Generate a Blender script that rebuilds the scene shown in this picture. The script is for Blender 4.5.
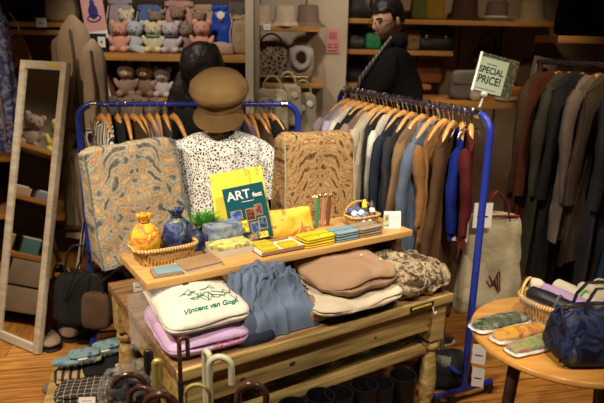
import bpy, bmesh, math, random
from math import sin, cos, pi, radians, sqrt
from mathutils import Vector, Matrix, Euler, noise
random.seed(7)
for o in list(bpy.data.objects): bpy.data.objects.remove(o)
SC = bpy.context.scene
COL = SC.collection

# ------------------------------------------------------------------ camera
CAMH, FPX, PITCH, ROLL = 1.62, 600.0, radians(15.5), radians(1.15)
cd = bpy.data.cameras.new('camera'); cam = bpy.data.objects.new('camera', cd); COL.objects.link(cam)
cd.lens = FPX*36/604; cd.sensor_width = 36; cd.clip_start = .05
Fv = Vector((0, cos(PITCH), -sin(PITCH))); Uv = Vector((0, sin(PITCH), cos(PITCH))); Rv = Vector((1, 0, 0))
right = Rv*cos(ROLL) + Uv*sin(ROLL); up = Uv*cos(ROLL) - Rv*sin(ROLL)
m = Matrix((right, up, -Fv)).transposed().to_4x4(); m.translation = (0, 0, CAMH)
cam.matrix_world = m
cd.dof.use_dof = True; cd.dof.focus_distance = 2.15; cd.dof.aperture_fstop = 3.2
SC.camera = cam
SC.view_settings.view_transform = 'Standard'; SC.view_settings.look = 'None'
SC.view_settings.gamma = 1; SC.view_settings.use_curve_mapping = False
SC.view_settings.exposure = 0.95

# ------------------------------------------------------------------ world and lamps
w = bpy.data.worlds.new('room_air'); SC.world = w; w.use_nodes = True
w.node_tree.nodes['Background'].inputs[0].default_value = (1, .86, .72, 1)
w.node_tree.nodes['Background'].inputs[1].default_value = .035
def spot(loc, target, power, size=60, col=(1, .84, .66), blend=.6, rad=.06):
    l = bpy.data.lights.new('track_or_fill_spot', 'SPOT'); l.energy = power; l.color = col
    l.spot_size = radians(size); l.spot_blend = blend; l.shadow_soft_size = rad
    o = bpy.data.objects.new('track_or_fill_spot', l); COL.objects.link(o); o.location = loc
    o.rotation_euler = (Vector(target)-Vector(loc)).to_track_quat('-Z', 'Y').to_euler()
    return o
W1 = (1, .88, .72); W2 = (1, .76, .5)
spot((-.9, .9, 2.6), (-.25, 2.1, .75), 105, 62, W1)
spot((.7, 1.0, 2.6), (.15, 2.3, .8), 80, 60, W1)
spot((.1, 2.1, 2.65), (.6, 2.9, .9), 60, 60, W1)
spot((1.3, .9, 2.6), (.95, 2.0, .6), 32, 40, W2)
spot((-.9, 2.6, 2.65), (-.8, 3.8, 1.6), 36, 60, W1)
spot((-1.7, 1.7, 2.6), (-1.25, 3.0, .6), 42, 64, W2)
spot((.1, 3.4, 2.65), (.0, 4.4, 1.5), 22, 60, W1)
spot((1.1, 3.7, 2.65), (.9, 4.95, 1.5), 19, 85, W2)
spot((1.5, 2.3, 2.65), (.95, 3.4, .4), 46, 60, W2)
spot((1.9, 3.0, 2.65), (1.0, 3.2, 1.1), 8, 50, W2)
spot((-1.6, 1.0, 2.6), (-1.0, 2.4, 0), 60, 60, W2)
spot((-1.35, 2.5, 2.6), (-2.2, 2.9, .8), 60, 60, W1)  # added fill lamp, brightens the shelving reflected in the mirror
spot((-.1, 3.1, 2.65), (.48, 3.95, 1.68), 26, 34, W1)  # added fill lamp aimed at the man's face

# ------------------------------------------------------------------ mapping from pixels to planes of the room
def ray(x, y):
    dx = x-302; dy = y-201.5
    return Fv*FPX + right*dx - up*dy
def W(x, y, z):
    d = ray(x, y); t = (z-CAMH)/d.z; return Vector((d.x*t, d.y*t, z))
def D(x, y, Y):
    d = ray(x, y); t = Y/d.y; return Vector((d.x*t, Y, CAMH+d.z*t))

# ------------------------------------------------------------------ materials
MATS = {}
def mat(name, c1, c2=None, kind='noise', scale=20, rough=.75, metal=0, bump=0, bscale=60, cols=None, lo=.4, hi=.6,
        spec=.4, alpha=1, trans=0, stretch=(1, 1, 1), emis=0, coat=0, sheen=0, dist=0, ior=1.45):
    if name in MATS: return MATS[name]
    M = bpy.data.materials.new(name); M.use_nodes = True; nt = M.node_tree; N = nt.nodes; L = nt.links
    b = N['Principled BSDF']; b.inputs['Roughness'].default_value = rough; b.inputs['Metallic'].default_value = metal
    b.inputs['Specular IOR Level'].default_value = spec; b.inputs['Base Color'].default_value = (*c1, 1)
    b.inputs['Alpha'].default_value = alpha; b.inputs['Transmission Weight'].default_value = trans
    b.inputs['Coat Weight'].default_value = coat; b.inputs['Sheen Weight'].default_value = sheen; b.inputs['IOR'].default_value = ior
    tc = N.new('ShaderNodeTexCoord'); mp = N.new('ShaderNodeMapping'); mp.inputs['Scale'].default_value = stretch
    L.new(tc.outputs['Object'], mp.inputs[0]); vec = mp.outputs[0]
    if dist:
        n0 = N.new('ShaderNodeTexNoise'); n0.inputs['Scale'].default_value = dist[0]; L.new(vec, n0.inputs[0])
        a = N.new('ShaderNodeMixRGB'); a.blend_type = 'ADD'; a.inputs[0].default_value = dist[1]
        L.new(vec, a.inputs[1]); L.new(n0.outputs['Color'], a.inputs[2]); vec = a.outputs[0]
    if c2 is not None or cols:
        if kind == 'noise':
            t = N.new('ShaderNodeTexNoise'); t.inputs['Scale'].default_value = scale; t.inputs['Detail'].default_value = 4; out = t.outputs['Fac']
        elif kind == 'vor':
            t = N.new('ShaderNodeTexVoronoi'); t.inputs['Scale'].default_value = scale; out = t.outputs['Distance']
        elif kind == 'edge':
            t = N.new('ShaderNodeTexVoronoi'); t.feature = 'DISTANCE_TO_EDGE'; t.inputs['Scale'].default_value = scale; out = t.outputs['Distance']
        elif kind == 'cell':
            t = N.new('ShaderNodeTexVoronoi'); t.inputs['Scale'].default_value = scale; out = t.outputs['Color']
        elif kind == 'wave':
            t = N.new('ShaderNodeTexWave'); t.inputs['Scale'].default_value = scale; t.inputs['Distortion'].default_value = 2; out = t.outputs['Fac']
        elif kind == 'bands':
            t = N.new('ShaderNodeTexWave'); t.inputs['Scale'].default_value = scale; out = t.outputs['Fac']
        elif kind == 'magic':
            t = N.new('ShaderNodeTexMagic'); t.inputs['Scale'].default_value = scale; t.turbulence_depth = 3; t.inputs['Distortion'].default_value = 1.5; out = t.outputs['Fac']
        elif kind == 'check':
            t = N.new('ShaderNodeTexWave'); t.inputs['Scale'].default_value = scale; t.bands_direction = 'X'
            t2 = N.new('ShaderNodeTexWave'); t2.inputs['Scale'].default_value = scale; t2.bands_direction = 'Y'; L.new(vec, t2.inputs[0])
            mx = N.new('ShaderNodeMath'); mx.operation = 'MAXIMUM'; L.new(t.outputs['Fac'], mx.inputs[0]); L.new(t2.outputs['Fac'], mx.inputs[1]); out = mx.outputs[0]
        L.new(vec, t.inputs[0])
        r = N.new('ShaderNodeValToRGB'); L.new(out, r.inputs[0])
        if cols:
            e = r.color_ramp.elements
            while len(e) < len(cols): e.new(.5)
            for i, (p_, c_) in enumerate(cols): e[i].position = p_; e[i].color = (*c_, 1)
        else:
            e = r.color_ramp.elements; e[0].position = lo; e[1].position = hi; e[0].color = (*c1, 1); e[1].color = (*c2, 1)
        L.new(r.outputs[0], b.inputs['Base Color'])
        if emis: L.new(r.outputs[0], b.inputs['Emission Color']); b.inputs['Emission Strength'].default_value = emis
    if bump:
        n = N.new('ShaderNodeTexNoise'); n.inputs['Scale'].default_value = bscale; n.inputs['Detail'].default_value = 5
        L.new(mp.outputs[0], n.inputs[0]); bp = N.new('ShaderNodeBump'); bp.inputs['Strength'].default_value = bump; bp.inputs['Distance'].default_value = .01
        L.new(n.outputs['Fac'], bp.inputs['Height']); L.new(bp.outputs[0], b.inputs['Normal'])
    MATS[name] = M; return M
def fab(name, c, v=.75, **k):
    k.setdefault('bump', .35); k.setdefault('bscale', 45)
    return mat(name, tuple(x*v for x in c), c, scale=9, lo=.3, hi=.7, rough=.9, spec=.15, **k)
def solid(name, c, rough=.5, **k): return mat(name, c, rough=rough, **k)

M_floor = None
def floor_material():
    M = bpy.data.materials.new('oak_floorboards'); M.use_nodes = True; N = M.node_tree.nodes; L = M.node_tree.links
    b = N['Principled BSDF']; b.inputs['Roughness'].default_value = .38; b.inputs['Specular IOR Level'].default_value = .4
    tc = N.new('ShaderNodeTexCoord'); mp = N.new('ShaderNodeMapping'); mp.inputs['Rotation'].default_value = (0, 0, radians(-12))
    L.new(tc.outputs['Object'], mp.inputs[0])
    br = N.new('ShaderNodeTexBrick'); br.inputs['Scale'].default_value = 1; br.inputs['Brick Width'].default_value = .9; br.inputs['Row Height'].default_value = .13
    br.inputs['Mortar Size'].default_value = .002; br.inputs['Color1'].default_value = (.56, .26, .06, 1); br.inputs['Color2'].default_value = (.44, .185, .038, 1)
    br.inputs['Mortar'].default_value = (.12, .05, .015, 1); L.new(mp.outputs[0], br.inputs[0])
    m2 = N.new('ShaderNodeMapping'); m2.inputs['Scale'].default_value = (2, 30, 1); L.new(mp.outputs[0], m2.inputs[0])
    n = N.new('ShaderNodeTexNoise'); n.inputs['Scale'].default_value = 2; n.inputs['Detail'].default_value = 6; L.new(m2.outputs[0], n.inputs[0])
    r = N.new('ShaderNodeValToRGB'); r.color_ramp.elements[0].position = .35; r.color_ramp.elements[0].color = (.55, .5, .45, 1); r.color_ramp.elements[1].position = .65; r.color_ramp.elements[1].color = (1.1, 1.1, 1.1, 1)
    L.new(n.outputs['Fac'], r.inputs[0]); mx = N.new('ShaderNodeMixRGB'); mx.blend_type = 'MULTIPLY'; mx.inputs[0].default_value = 1
    L.new(br.outputs['Color'], mx.inputs[1]); L.new(r.outputs[0], mx.inputs[2]); L.new(mx.outputs[0], b.inputs['Base Color'])
    return M
def wood(name, c1, c2, stretch=(1.5, 22, 22), rough=.5, **k):
    return mat(name, c1, c2, scale=2.2, lo=.3, hi=.7, rough=rough, stretch=stretch, bump=.08, bscale=8, dist=(1.5, .15), **k)
M = {}
M['table'] = wood('worn_pine', (.20, .12, .035), (.58, .42, .16))
M['tabletop'] = wood('worn_brown_tabletop', (.10, .05, .018), (.33, .19, .08))
M['riser'] = wood('golden_pine', (.50, .27, .08), (.66, .40, .14), rough=.4)
M['shelfwood'] = wood('warm_shelf_wood', (.34, .15, .04), (.55, .28, .08), rough=.45)
M['hangwood'] = wood('hanger_beech', (.48, .22, .06), (.66, .35, .11), stretch=(3, 12, 12), rough=.3, coat=.4)
M['darkwood'] = wood('dark_wood', (.035, .018, .01), (.09, .045, .02))
M['roundtop'] = wood('orange_tabletop', (.52, .24, .05), (.68, .34, .08), rough=.28, coat=.3)
M['greywood'] = wood('whitewashed_frame', (.40, .35, .27), (.60, .53, .42), rough=.6)
M['blue'] = solid('blue_enamel', (.018, .032, .27), .32, coat=.3)
M['chrome'] = solid('chrome', (.8, .8, .82), .18, metal=1)
M['steelrail'] = solid('dark_steel_rail', (.10, .09, .16), .3, metal=.8)
M['gold'] = solid('brass', (.75, .5, .14), .25, metal=1)
M['black'] = fab('black_cloth', (.018, .017, .018))
M['blackleather'] = solid('black_leather', (.014, .012, .012), .35, bump=.15, bscale=120)
M['wall'] = mat('warm_wall', (.46, .38, .28), (.52, .43, .32), scale=3, rough=.9)
M['darkwall'] = mat('brown_panel_wall', (.27, .19, .125), (.34, .245, .16), scale=3, rough=.85)
M['ceil'] = solid('ceiling_paint', (.25, .22, .19), .9)
M['paper'] = solid('white_paper', (.82, .80, .75), .7)
M['ink'] = solid('black_ink', (.012, .011, .012), .6)
M['wicker'] = mat('wicker', (.22, .11, .03), (.68, .43, .16), kind='check', scale=26, lo=.25, hi=.75, rough=.55, bump=.6, bscale=120)
M['rim'] = mat('wicker_rim', (.38, .2, .06), (.75, .48, .18), kind='bands', scale=30, lo=.3, hi=.7, rough=.55, stretch=(1, 1, 3), bump=.5, bscale=90)
M['tap1'] = 0 and mat('gold_blue_tapestry', (0, 0, 0), cols=[(.0, (.20, .19, .17)), (.28, (.46, .32, .16)), (.42, (.16, .17, .17)), (.52, (.50, .36, .18)), (.62, (.45, .18, .03)), (.75, (.52, .42, .26))], kind='magic', scale=9, rough=.9, spec=.1, dist=(9, .16), bump=.3, bscale=90)
M['tap2'] = 0 and mat('brown_gold_tapestry', (0, 0, 0), cols=[(.0, (.13, .07, .03)), (.3, (.34, .21, .09)), (.45, (.10, .05, .02)), (.55, (.42, .27, .11)), (.7, (.20, .07, .03)), (.85, (.48, .33, .16))], kind='magic', scale=8, rough=.9, spec=.1, dist=(8, .2), bump=.3, bscale=90)
M['piping'] = solid('grey_blue_piping', (.16, .19, .21), .7)
M['pipingb'] = solid('beige_piping', (.42, .33, .2), .7)
M['lace'] = mat('white_lace', (0, 0, 0), cols=[(.0, (.86, .84, .78)), (.12, (.8, .78, .72)), (.20, (.06, .05, .045)), (1., (.03, .03, .03))], kind='edge', scale=72, rough=.9, dist=(60, .02), bump=.5, bscale=100)
M['cap'] = fab('brown_felt', (.26, .155, .06), bump=.15)
M['denim'] = fab('denim_blue', (.15, .195, .285), .6, bump=.3, bscale=200)
M['denimjk'] = fab('light_denim_blue', (.125, .165, .24), .6)
M['lav'] = fab('lavender_knit', (.60, .40, .62), .85)
M['cream'] = fab('cream_knit', (.70, .64, .53), .9)
M['brownknit'] = fab('light_brown_knit', (.40, .25, .15), .85)
M['sand'] = fab('sand_cotton', (.62, .53, .38), .85)
M['navy'] = fab('navy_cotton', (.022, .028, .045))
M['fur'] = mat('mottled_pile', (0, 0, 0), cols=[(.3, (.02, .016, .012)), (.42, (.10, .06, .035)), (.5, (.46, .36, .22)), (.58, (.03, .022, .015)), (.66, (.55, .46, .32)), (.75, (.25, .1, .04))], kind='noise', scale=17, rough=1, spec=.05, dist=(10, .1), bump=1, bscale=110)
M['leopard'] = mat('spotted_print', (.28, .2, .13), (.02, .015, .012), kind='edge', scale=38, lo=.1, hi=.16, rough=.9, dist=(20, .03))
M['yellow'] = fab('yellow_leather', (.80, .60, .03), .8, bump=.1)
M['skyblue'] = fab('dusty_blue_leather', (.22, .34, .38), .85, bump=.1)
M['taupe'] = fab('taupe_leather', (.33, .25, .17), .85, bump=.1)
M['skin'] = solid('skin', (.62, .36, .24), .5)
M['hair'] = solid('black_hair', (.012, .009, .008), .45, bump=.5, bscale=60)
M['hairb'] = solid('dark_brown_hair', (.035, .018, .01), .45, bump=.8, bscale=60)
M['glass'] = solid('clear_plastic', (.9, .9, .9), .08, alpha=.10)
M['wrap'] = mat('crumpled_clear_wrap', (.30, .28, .26), rough=.12, alpha=.22, bump=1, bscale=30, spec=1)

def tapestry(name, bg, bg2, acc, lines, cz, k):
    M_ = bpy.data.materials.new(name); M_.use_nodes = True; N = M_.node_tree.nodes; L = M_.node_tree.links; b = N['Principled BSDF']
    b.inputs['Roughness'].default_value = .9; b.inputs['Specular IOR Level'].default_value = .12
    tc = N.new('ShaderNodeTexCoord'); sp = N.new('ShaderNodeSeparateXYZ')
    nz_ = N.new('ShaderNodeTexNoise'); nz_.inputs['Scale'].default_value = 14; L.new(tc.outputs['Object'], nz_.inputs[0])
    ad = N.new('ShaderNodeMixRGB'); ad.blend_type = 'ADD'; ad.inputs[0].default_value = .05; L.new(tc.outputs['Object'], ad.inputs[1]); L.new(nz_.outputs['Color'], ad.inputs[2])
    L.new(ad.outputs[0], sp.inputs[0])
    def mth(op, a, b_=None, c=None):
        n = N.new('ShaderNodeMath'); n.operation = op
        for i, v_ in enumerate((a, b_, c)):
            if v_ is None: continue
            if isinstance(v_, (int, float)): n.inputs[i].default_value = v_
            else: L.new(v_, n.inputs[i])
        return n.outputs[0]
    x = mth('ABSOLUTE', mth('SUBTRACT', sp.outputs['X'], .02)); z = mth('SUBTRACT', sp.outputs['Z'], cz)
    r = mth('SQRT', mth('ADD', mth('MULTIPLY', x, x), mth('MULTIPLY', z, z)))
    dia = mth('ADD', mth('MULTIPLY', x, 1.3), mth('ABSOLUTE', z))
    ang = mth('ARCTAN2', z, x)
    w1 = mth('SINE', mth('ADD', mth('MULTIPLY', r, 95*k), mth('MULTIPLY', mth('SINE', mth('MULTIPLY', ang, 8)), 1.6)))
    w2 = mth('SINE', mth('ADD', mth('MULTIPLY', dia, 60*k), mth('MULTIPLY', mth('SINE', mth('MULTIPLY', x, 70*k)), 1.5)))
    tt = mth('MULTIPLY_ADD', mth('MULTIPLY', w1, w2), .5, .5)
    n2 = N.new('ShaderNodeTexNoise'); n2.inputs['Scale'].default_value = 85; n2.inputs['Detail'].default_value = 3; L.new(tc.outputs['Object'], n2.inputs[0])
    val = mth('MULTIPLY_ADD', mth('SUBTRACT', n2.outputs['Fac'], .5), .55, tt)
    rp = N.new('ShaderNodeValToRGB'); e = rp.color_ramp.elements
    cols = [(.0, lines), (.18, bg2), (.36, bg), (.55, bg2), (.66, bg), (.80, acc), (.95, bg)]
    while len(e) < len(cols): e.new(.5)
    for i, (p_, c_) in enumerate(cols): e[i].position = p_; e[i].color = (*c_, 1)
    L.new(val, rp.inputs[0]); L.new(rp.outputs[0], b.inputs['Base Color'])
    bp = N.new('ShaderNodeBump'); bp.inputs['Strength'].default_value = .35; bp.inputs['Distance'].default_value = .01; L.new(n2.outputs['Fac'], bp.inputs['Height']); L.new(bp.outputs[0], b.inputs['Normal'])
    return M_
M['tap1'] = tapestry('gold_blue_tapestry', (.50, .40, .25), (.22, .215, .18), (.46, .20, .035), (.10, .09, .065), .24, .72)
M['tap2'] = tapestry('brown_gold_tapestry', (.46, .30, .13), (.28, .165, .07), (.16, .05, .02), (.08, .04, .015), .26, .85)

# ------------------------------------------------------------------ mesh builder
def spow(a, e): return math.copysign(abs(a)**e, a)
class MB:
    def __init__(s): s.bm = bmesh.new(); s.m = Matrix.Identity(4)
    def at(s, loc=(0, 0, 0), rot=(0, 0, 0)):
        s.m = Matrix.Translation(Vector(loc)) @ Euler(rot).to_matrix().to_4x4(); return s
    def v(s, p): return s.bm.verts.new(s.m @ Vector(p))
    def surf(s, f, nu, nv, cu=False, cv=False, cap=False):
        rows = []
        for j in range(nv if cv else nv+1):
            rows.append([s.v(f(i/nu, j/nv)) for i in range(nu if cu else nu+1)])
        R = len(rows)
        for j in range(nv):
            a = rows[j]; b = rows[(j+1) % R]; n = len(a)
            for i in range(nu):
                try: s.bm.faces.new((a[i], a[(i+1) % n], b[(i+1) % n], b[i]))
                except ValueError: pass
        if cap:
            for r_ in (rows[0], rows[-1]):
                try: s.bm.faces.new(r_)
                except ValueError: pass
        return s
    def box(s, c, d, bev=.003, rot=(0, 0, 0)):
        r = bmesh.ops.create_cube(s.bm, size=1)
        mm = s.m @ Matrix.Translation(Vector(c)) @ Euler(rot).to_matrix().to_4x4() @ Matrix.Diagonal((*d, 1))
        bmesh.ops.transform(s.bm, matrix=mm, verts=r['verts'])
        if bev:
            es = list({e for v_ in r['verts'] for e in v_.link_edges})
            bmesh.ops.bevel(s.bm, geom=es, offset=min(bev, min(d)*.45), segments=2, profile=.7, affect='EDGES')
        return s
    def tube(s, pts, rs, n=10, flat=(1, 1), closed=False, upv=None):
        pts = [Vector(p) for p in pts]
        if not isinstance(rs, (list, tuple)): rs = [rs]*len(pts)
        K = len(pts); rows = []; nrm = None
        for i, p in enumerate(pts):
            if closed: t = pts[(i+1) % K]-pts[i-1]
            else: t = pts[min(i+1, K-1)]-pts[max(i-1, 0)]
            t.normalize()
            if nrm is None: nrm = Vector(upv) if upv else (Vector((0, 0, 1)) if abs(t.z) < .9 else Vector((0, 1, 0)))
            nrm = (nrm - t*nrm.dot(t)).normalized(); b = t.cross(nrm)
            rows.append([s.v(p + nrm*(cos(2*pi*k/n)*rs[i]*flat[0]) + b*(sin(2*pi*k/n)*rs[i]*flat[1])) for k in range(n)])
        for j in range(K if closed else K-1):
            a = rows[j]; b = rows[(j+1) % K]
            for k in range(n): s.bm.faces.new((a[k], a[(k+1) % n], b[(k+1) % n], b[k]))
        if not closed: s.bm.faces.new(rows[0][::-1]); s.bm.faces.new(rows[-1])
        return s
    def lathe(s, prof, n=28, c=(0, 0, 0), sx=1, sy=1, wob=None):
        def f(u, v_):
            r, z = prof[min(int(round(v_*(len(prof)-1))), len(prof)-1)]; a = 2*pi*u
            k = 1 + (wob(a, z) if wob else 0)
            return (c[0]+r*cos(a)*sx*k, c[1]+r*sin(a)*sy*k, c[2]+z)
        return s.surf(f, n, len(prof)-1, cu=True)
    def ball(s, c, r, rot=(0, 0, 0), n=16):
        if not isinstance(r, (tuple, list)): r = (r, r, r)
        q = bmesh.ops.create_uvsphere(s.bm, u_segments=n, v_segments=max(8, n*3//4), radius=1)
        bmesh.ops.transform(s.bm, matrix=s.m @ Matrix.Translation(Vector(c)) @ Euler(rot).to_matrix().to_4x4() @ Matrix.Diagonal((*r, 1)), verts=q['verts'])
        return s
    def slab(s, c, d, rot=(0, 0, 0), n=5, cuts=10, f=None, amp=0, sc=12, seed=0, nz=3, fold=None):
        """a soft rounded slab: the shape of folded cloth, cushions and bags"""
        tb = bmesh.new(); bmesh.ops.create_cube(tb, size=2)
        bmesh.ops.subdivide_edges(tb, edges=tb.edges[:], cuts=cuts, use_grid_fill=True)
        mm = s.m @ Matrix.Translation(Vector(c)) @ Euler(rot).to_matrix().to_4x4()
        for v_ in tb.verts:
            p = v_.co.copy(); m_ = max(abs(p.x), abs(p.y), abs(p.z))
            h = (abs(p.x)**n+abs(p.y)**n)**(1/n)
            k = m_/max((h**nz+abs(p.z)**nz)**(1/nz), 1e-6); p = p*k
            if f: p = Vector(f(p))
            p = Vector((p.x*d[0]/2, p.y*d[1]/2, p.z*d[2]/2))
            if amp:
                nn = noise.noise_vector(p*sc+Vector((seed*7.3, seed*3.1, seed)))
                n2 = noise.noise_vector(p*sc*2.7+Vector((seed*2.3, 5, seed)))
                p += (nn+n2*.45)*amp
            if fold: p = Vector(fold(p))
            v_.co = mm @ p
        me = bpy.data.meshes.new('tmp'); tb.to_mesh(me); tb.free(); s.bm.from_mesh(me); bpy.data.meshes.remove(me)
        return s
    def jitter(s, amp, sc, seed=0):
        for v_ in s.bm.verts:
            v_.co += noise.noise_vector(v_.co*sc+Vector((seed*5.1, seed, -seed*2)))*amp
        return s
    def poly(s, pts, h, axis='z'):
        """outline in local xy, thickness h upward"""
        a = [s.v((x, y, 0)) for x, y in pts]; b = [s.v((x, y, h)) for x, y in pts]
        s.bm.faces.new(a[::-1]); s.bm.faces.new(b)
        for i in range(len(a)): s.bm.faces.new((a[i], a[(i+1) % len(a)], b[(i+1) % len(a)], b[i]))
        return s
    def skin(s, verts, edges, radii, root=0, sub=2):
        me = bpy.data.meshes.new('tmp'); me.from_pydata(verts, edges, []); o = bpy.data.objects.new('tmp', me); COL.objects.link(o)
        md = o.modifiers.new('s', 'SKIN'); 
        sv = me.skin_vertices[0].data if me.skin_vertices else None
        if sv is None:
            bpy.context.view_layer.objects.active = o
            bm_ = bmesh.new(); bm_.from_mesh(me); lay = bm_.verts.layers.skin.verify()
            bm_.verts.ensure_lookup_table()
            for i, v_ in enumerate(bm_.verts):
                r_ = radii[i]; v_[lay].radius = r_ if isinstance(r_, tuple) else (r_, r_); v_[lay].use_root = (i == root)
            bm_.to_mesh(me); bm_.free()
        else:
            for i, r_ in enumerate(radii):
                sv[i].radius = r_ if isinstance(r_, tuple) else (r_, r_); sv[i].use_root = (i == root)
        md2 = o.modifiers.new('u', 'SUBSURF'); md2.levels = sub
        dg = bpy.context.evaluated_depsgraph_get(); ev = o.evaluated_get(dg); me2 = bpy.data.meshes.new_from_object(ev)
        n0 = len(s.bm.verts); s.bm.from_mesh(me2); s.bm.verts.ensure_lookup_table()
        for v_ in s.bm.verts[n0:]: v_.co = s.m @ v_.co
        bpy.data.objects.remove(o); bpy.data.meshes.remove(me2); bpy.data.meshes.remove(me)
        return s
    def build(s, name, material, parent=None, smooth=True, loc=None, rot=None):
        bmesh.ops.recalc_face_normals(s.bm, faces=s.bm.faces)
        me = bpy.data.meshes.new(name); s.bm.to_mesh(me); s.bm.free(); me.materials.append(material)
        if smooth:
            me.polygons.foreach_set('use_smooth', [True]*len(me.polygons))
            if hasattr(me, 'set_sharp_from_angle'): me.set_sharp_from_angle(angle=radians(50))
        o = bpy.data.objects.new(name, me); COL.objects.link(o)
        if parent: o.parent = parent
        if loc is not None: o.location = loc
        if rot is not None: o.rotation_euler = rot
        return o
def tag(o, label, cat, group=None, kind=None):
    o['label'] = label; o['category'] = cat
    if group: o['group'] = group
    if kind: o['kind'] = kind
    return o
def thing(name, label, cat, loc, rz=0, group=None, rot=None):
    o = bpy.data.objects.new(name, None); o.empty_display_size = .05; COL.objects.link(o); o.location = loc
    o.rotation_euler = rot if rot else (0, 0, rz)
    return tag(o, label, cat, group)
def struct(name, mb, m_, smooth=False):
    o = mb.build(name, m_, smooth=smooth); o['kind'] = 'structure'; return o
def text(s, size, m_, parent, loc, rot=(0, 0, 0), name='lettering', ext=.0006, shear=0, sx=1, align='CENTER', bold=0, warp=0):
    c = bpy.data.curves.new(name, 'FONT'); c.body = s; c.size = size; c.extrude = ext; c.align_x = align; c.align_y = 'CENTER'; c.shear = shear; c.offset = bold
    c.materials.append(m_); o0 = bpy.data.objects.new('tmp', c); COL.objects.link(o0)
    me = bpy.data.meshes.new_from_object(o0.evaluated_get(bpy.context.evaluated_depsgraph_get())); me.name = name
    if warp:
        for v_ in me.vertices: v_.co.y += warp*v_.co.x*v_.co.x
    bpy.data.objects.remove(o0); bpy.data.curves.remove(c)
    o = bpy.data.objects.new(name, me); COL.objects.link(o); o.parent = parent; o.location = loc; o.rotation_euler = rot; o.scale = (sx, 1, 1)
    return o
def copy_tree(o, parent=None):
    c = o.copy(); COL.objects.link(c); c.parent = parent
    for ch in list(o.children): copy_tree(ch, c)
    return c
def arc(c, r, a0, a1, n=12, plane='xz', rr=None):
    out = []
    for i in range(n+1):
        a = radians(a0+(a1-a0)*i/n); x = cos(a)*r; z = sin(a)*(rr if rr else r)
        out.append(Vector(c)+(Vector((x, 0, z)) if plane == 'xz' else Vector((0, x, z)) if plane == 'yz' else Vector((x, z, 0))))
    return out
def price_tag(loc, rz, label, w_=.035, h=.05, tilt=0, string=.03):
    t = thing('price_tag', label, 'price tag', loc, rot=(tilt, 0, rz))
    MB().box((0, 0, -h/2), (w_, .0012, h), 0).build('card', M['paper'], t, False)
    if string: MB().tube([(0, 0, -.003), (.002, 0, string*.5), (0, 0, string)], .0007, 5).build('string', M['ink'], t)
    MB().box((0, -.0008, -h*.55), (w_*.6, .0006, h*.06), 0).build('printed_line', M['ink'], t, False)
    return t

# ================================================================== THE ROOM
o = struct('floor', MB().box((0, 2, -.05), (6.4, 8, .1), 0), floor_material())
struct('ceiling', MB().box((0, 2, 2.85), (6.4, 8, .1), 0), M['ceil'])
struct('wall_back', MB().box((0, 5.3, 1.4), (6.4, .1, 2.8), 0), M['darkwall'])
struct('wall_left', MB().box((-3.0, 2, 1.4), (.1, 8, 2.8), 0), M['wall'])
struct('wall_right', MB().box((3.0, 2, 1.4), (.1, 8, 2.8), 0), M['darkwall'])
# the pier between the middle bay and the right-hand bag wall, and the thin upright beside the plush shelf
struct('wall_pier', MB().box((.16, 4.92, 1.4), (.30, .66, 2.8), .004), M['wall'])
struct('trim_1', MB().box((-.335, 3.98, 1.4), (.05, .5, 2.8), .003), M['wall'])
struct('wall_alcove', MB().box((-.16, 4.75, 1.4), (.36, .04, 2.8), 0), M['wall'])
for i, x in enumerate((.95, 1.3, 1.65)):
    struct('trim_%d' % (i+2), MB().box((x, 5.243, 1.4), (.012, .014, 2.8), 0), M['darkwood'])
struct('baseboard_back', MB().box((1.6, 5.235, .05), (2.6, .03, .1), 0), M['darkwood'])

def shelf_board(label, x0, x1, y0, y1, z, th=.03, mm=None, group=None):
    cx = (x0+x1)/2; t = MB().box((0, 0, -th/2), (x1-x0, y1-y0, th), .003).build('wall_shelf', mm or M['shelfwood'], loc=(cx, (y0+y1)/2, z))
    tag(t, label, 'shelf', group); return t

# left shelving unit with the plush toys
ZL = 1.495
u = thing('shelving_unit', 'warm wooden shelving unit full of plush toys behind the left blue rack', 'shelving unit', (-.8, 3.95, 0))
for z, th in ((ZL, .045), (1.22, .03), (.85, .03), (.45, .03), (.1, .03)):
    MB().box((0, 0, z-th/2), (.88, .42, th), .003).build('shelf_board', M['shelfwood'], u)
for x in (-.45, .45): MB().box((x, 0, 1.15 if x > 0 else .725), (.02, .42, 2.3 if x > 0 else 1.45), .002).build('side_panel', M['wall'] if x > 0 else M['darkwood'], u)
MB().box((0, .2, 1.15), (.88, .012, 2.3), 0).build('back_panel', M['darkwood'], u)
u = thing('shelving_unit', 'dark shelving unit with a wooden ledge in the far left corner', 'shelving unit', (-1.72, 4.1, 0))
for z in (1.62, 1.2, .8, .4): MB().box((0, 0, z-.015), (.9, .4, .03), .003).build('shelf_board', M['shelfwood'], u)
for x in (-.46, .46): MB().box((x, 0, 1.15), (.02, .4, 2.3), 0).build('side_panel', M['darkwood'], u)
MB().box((0, .2, 1.15), (.9, .012, 2.3), 0).build('back_panel', M['darkwood'], u)
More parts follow.
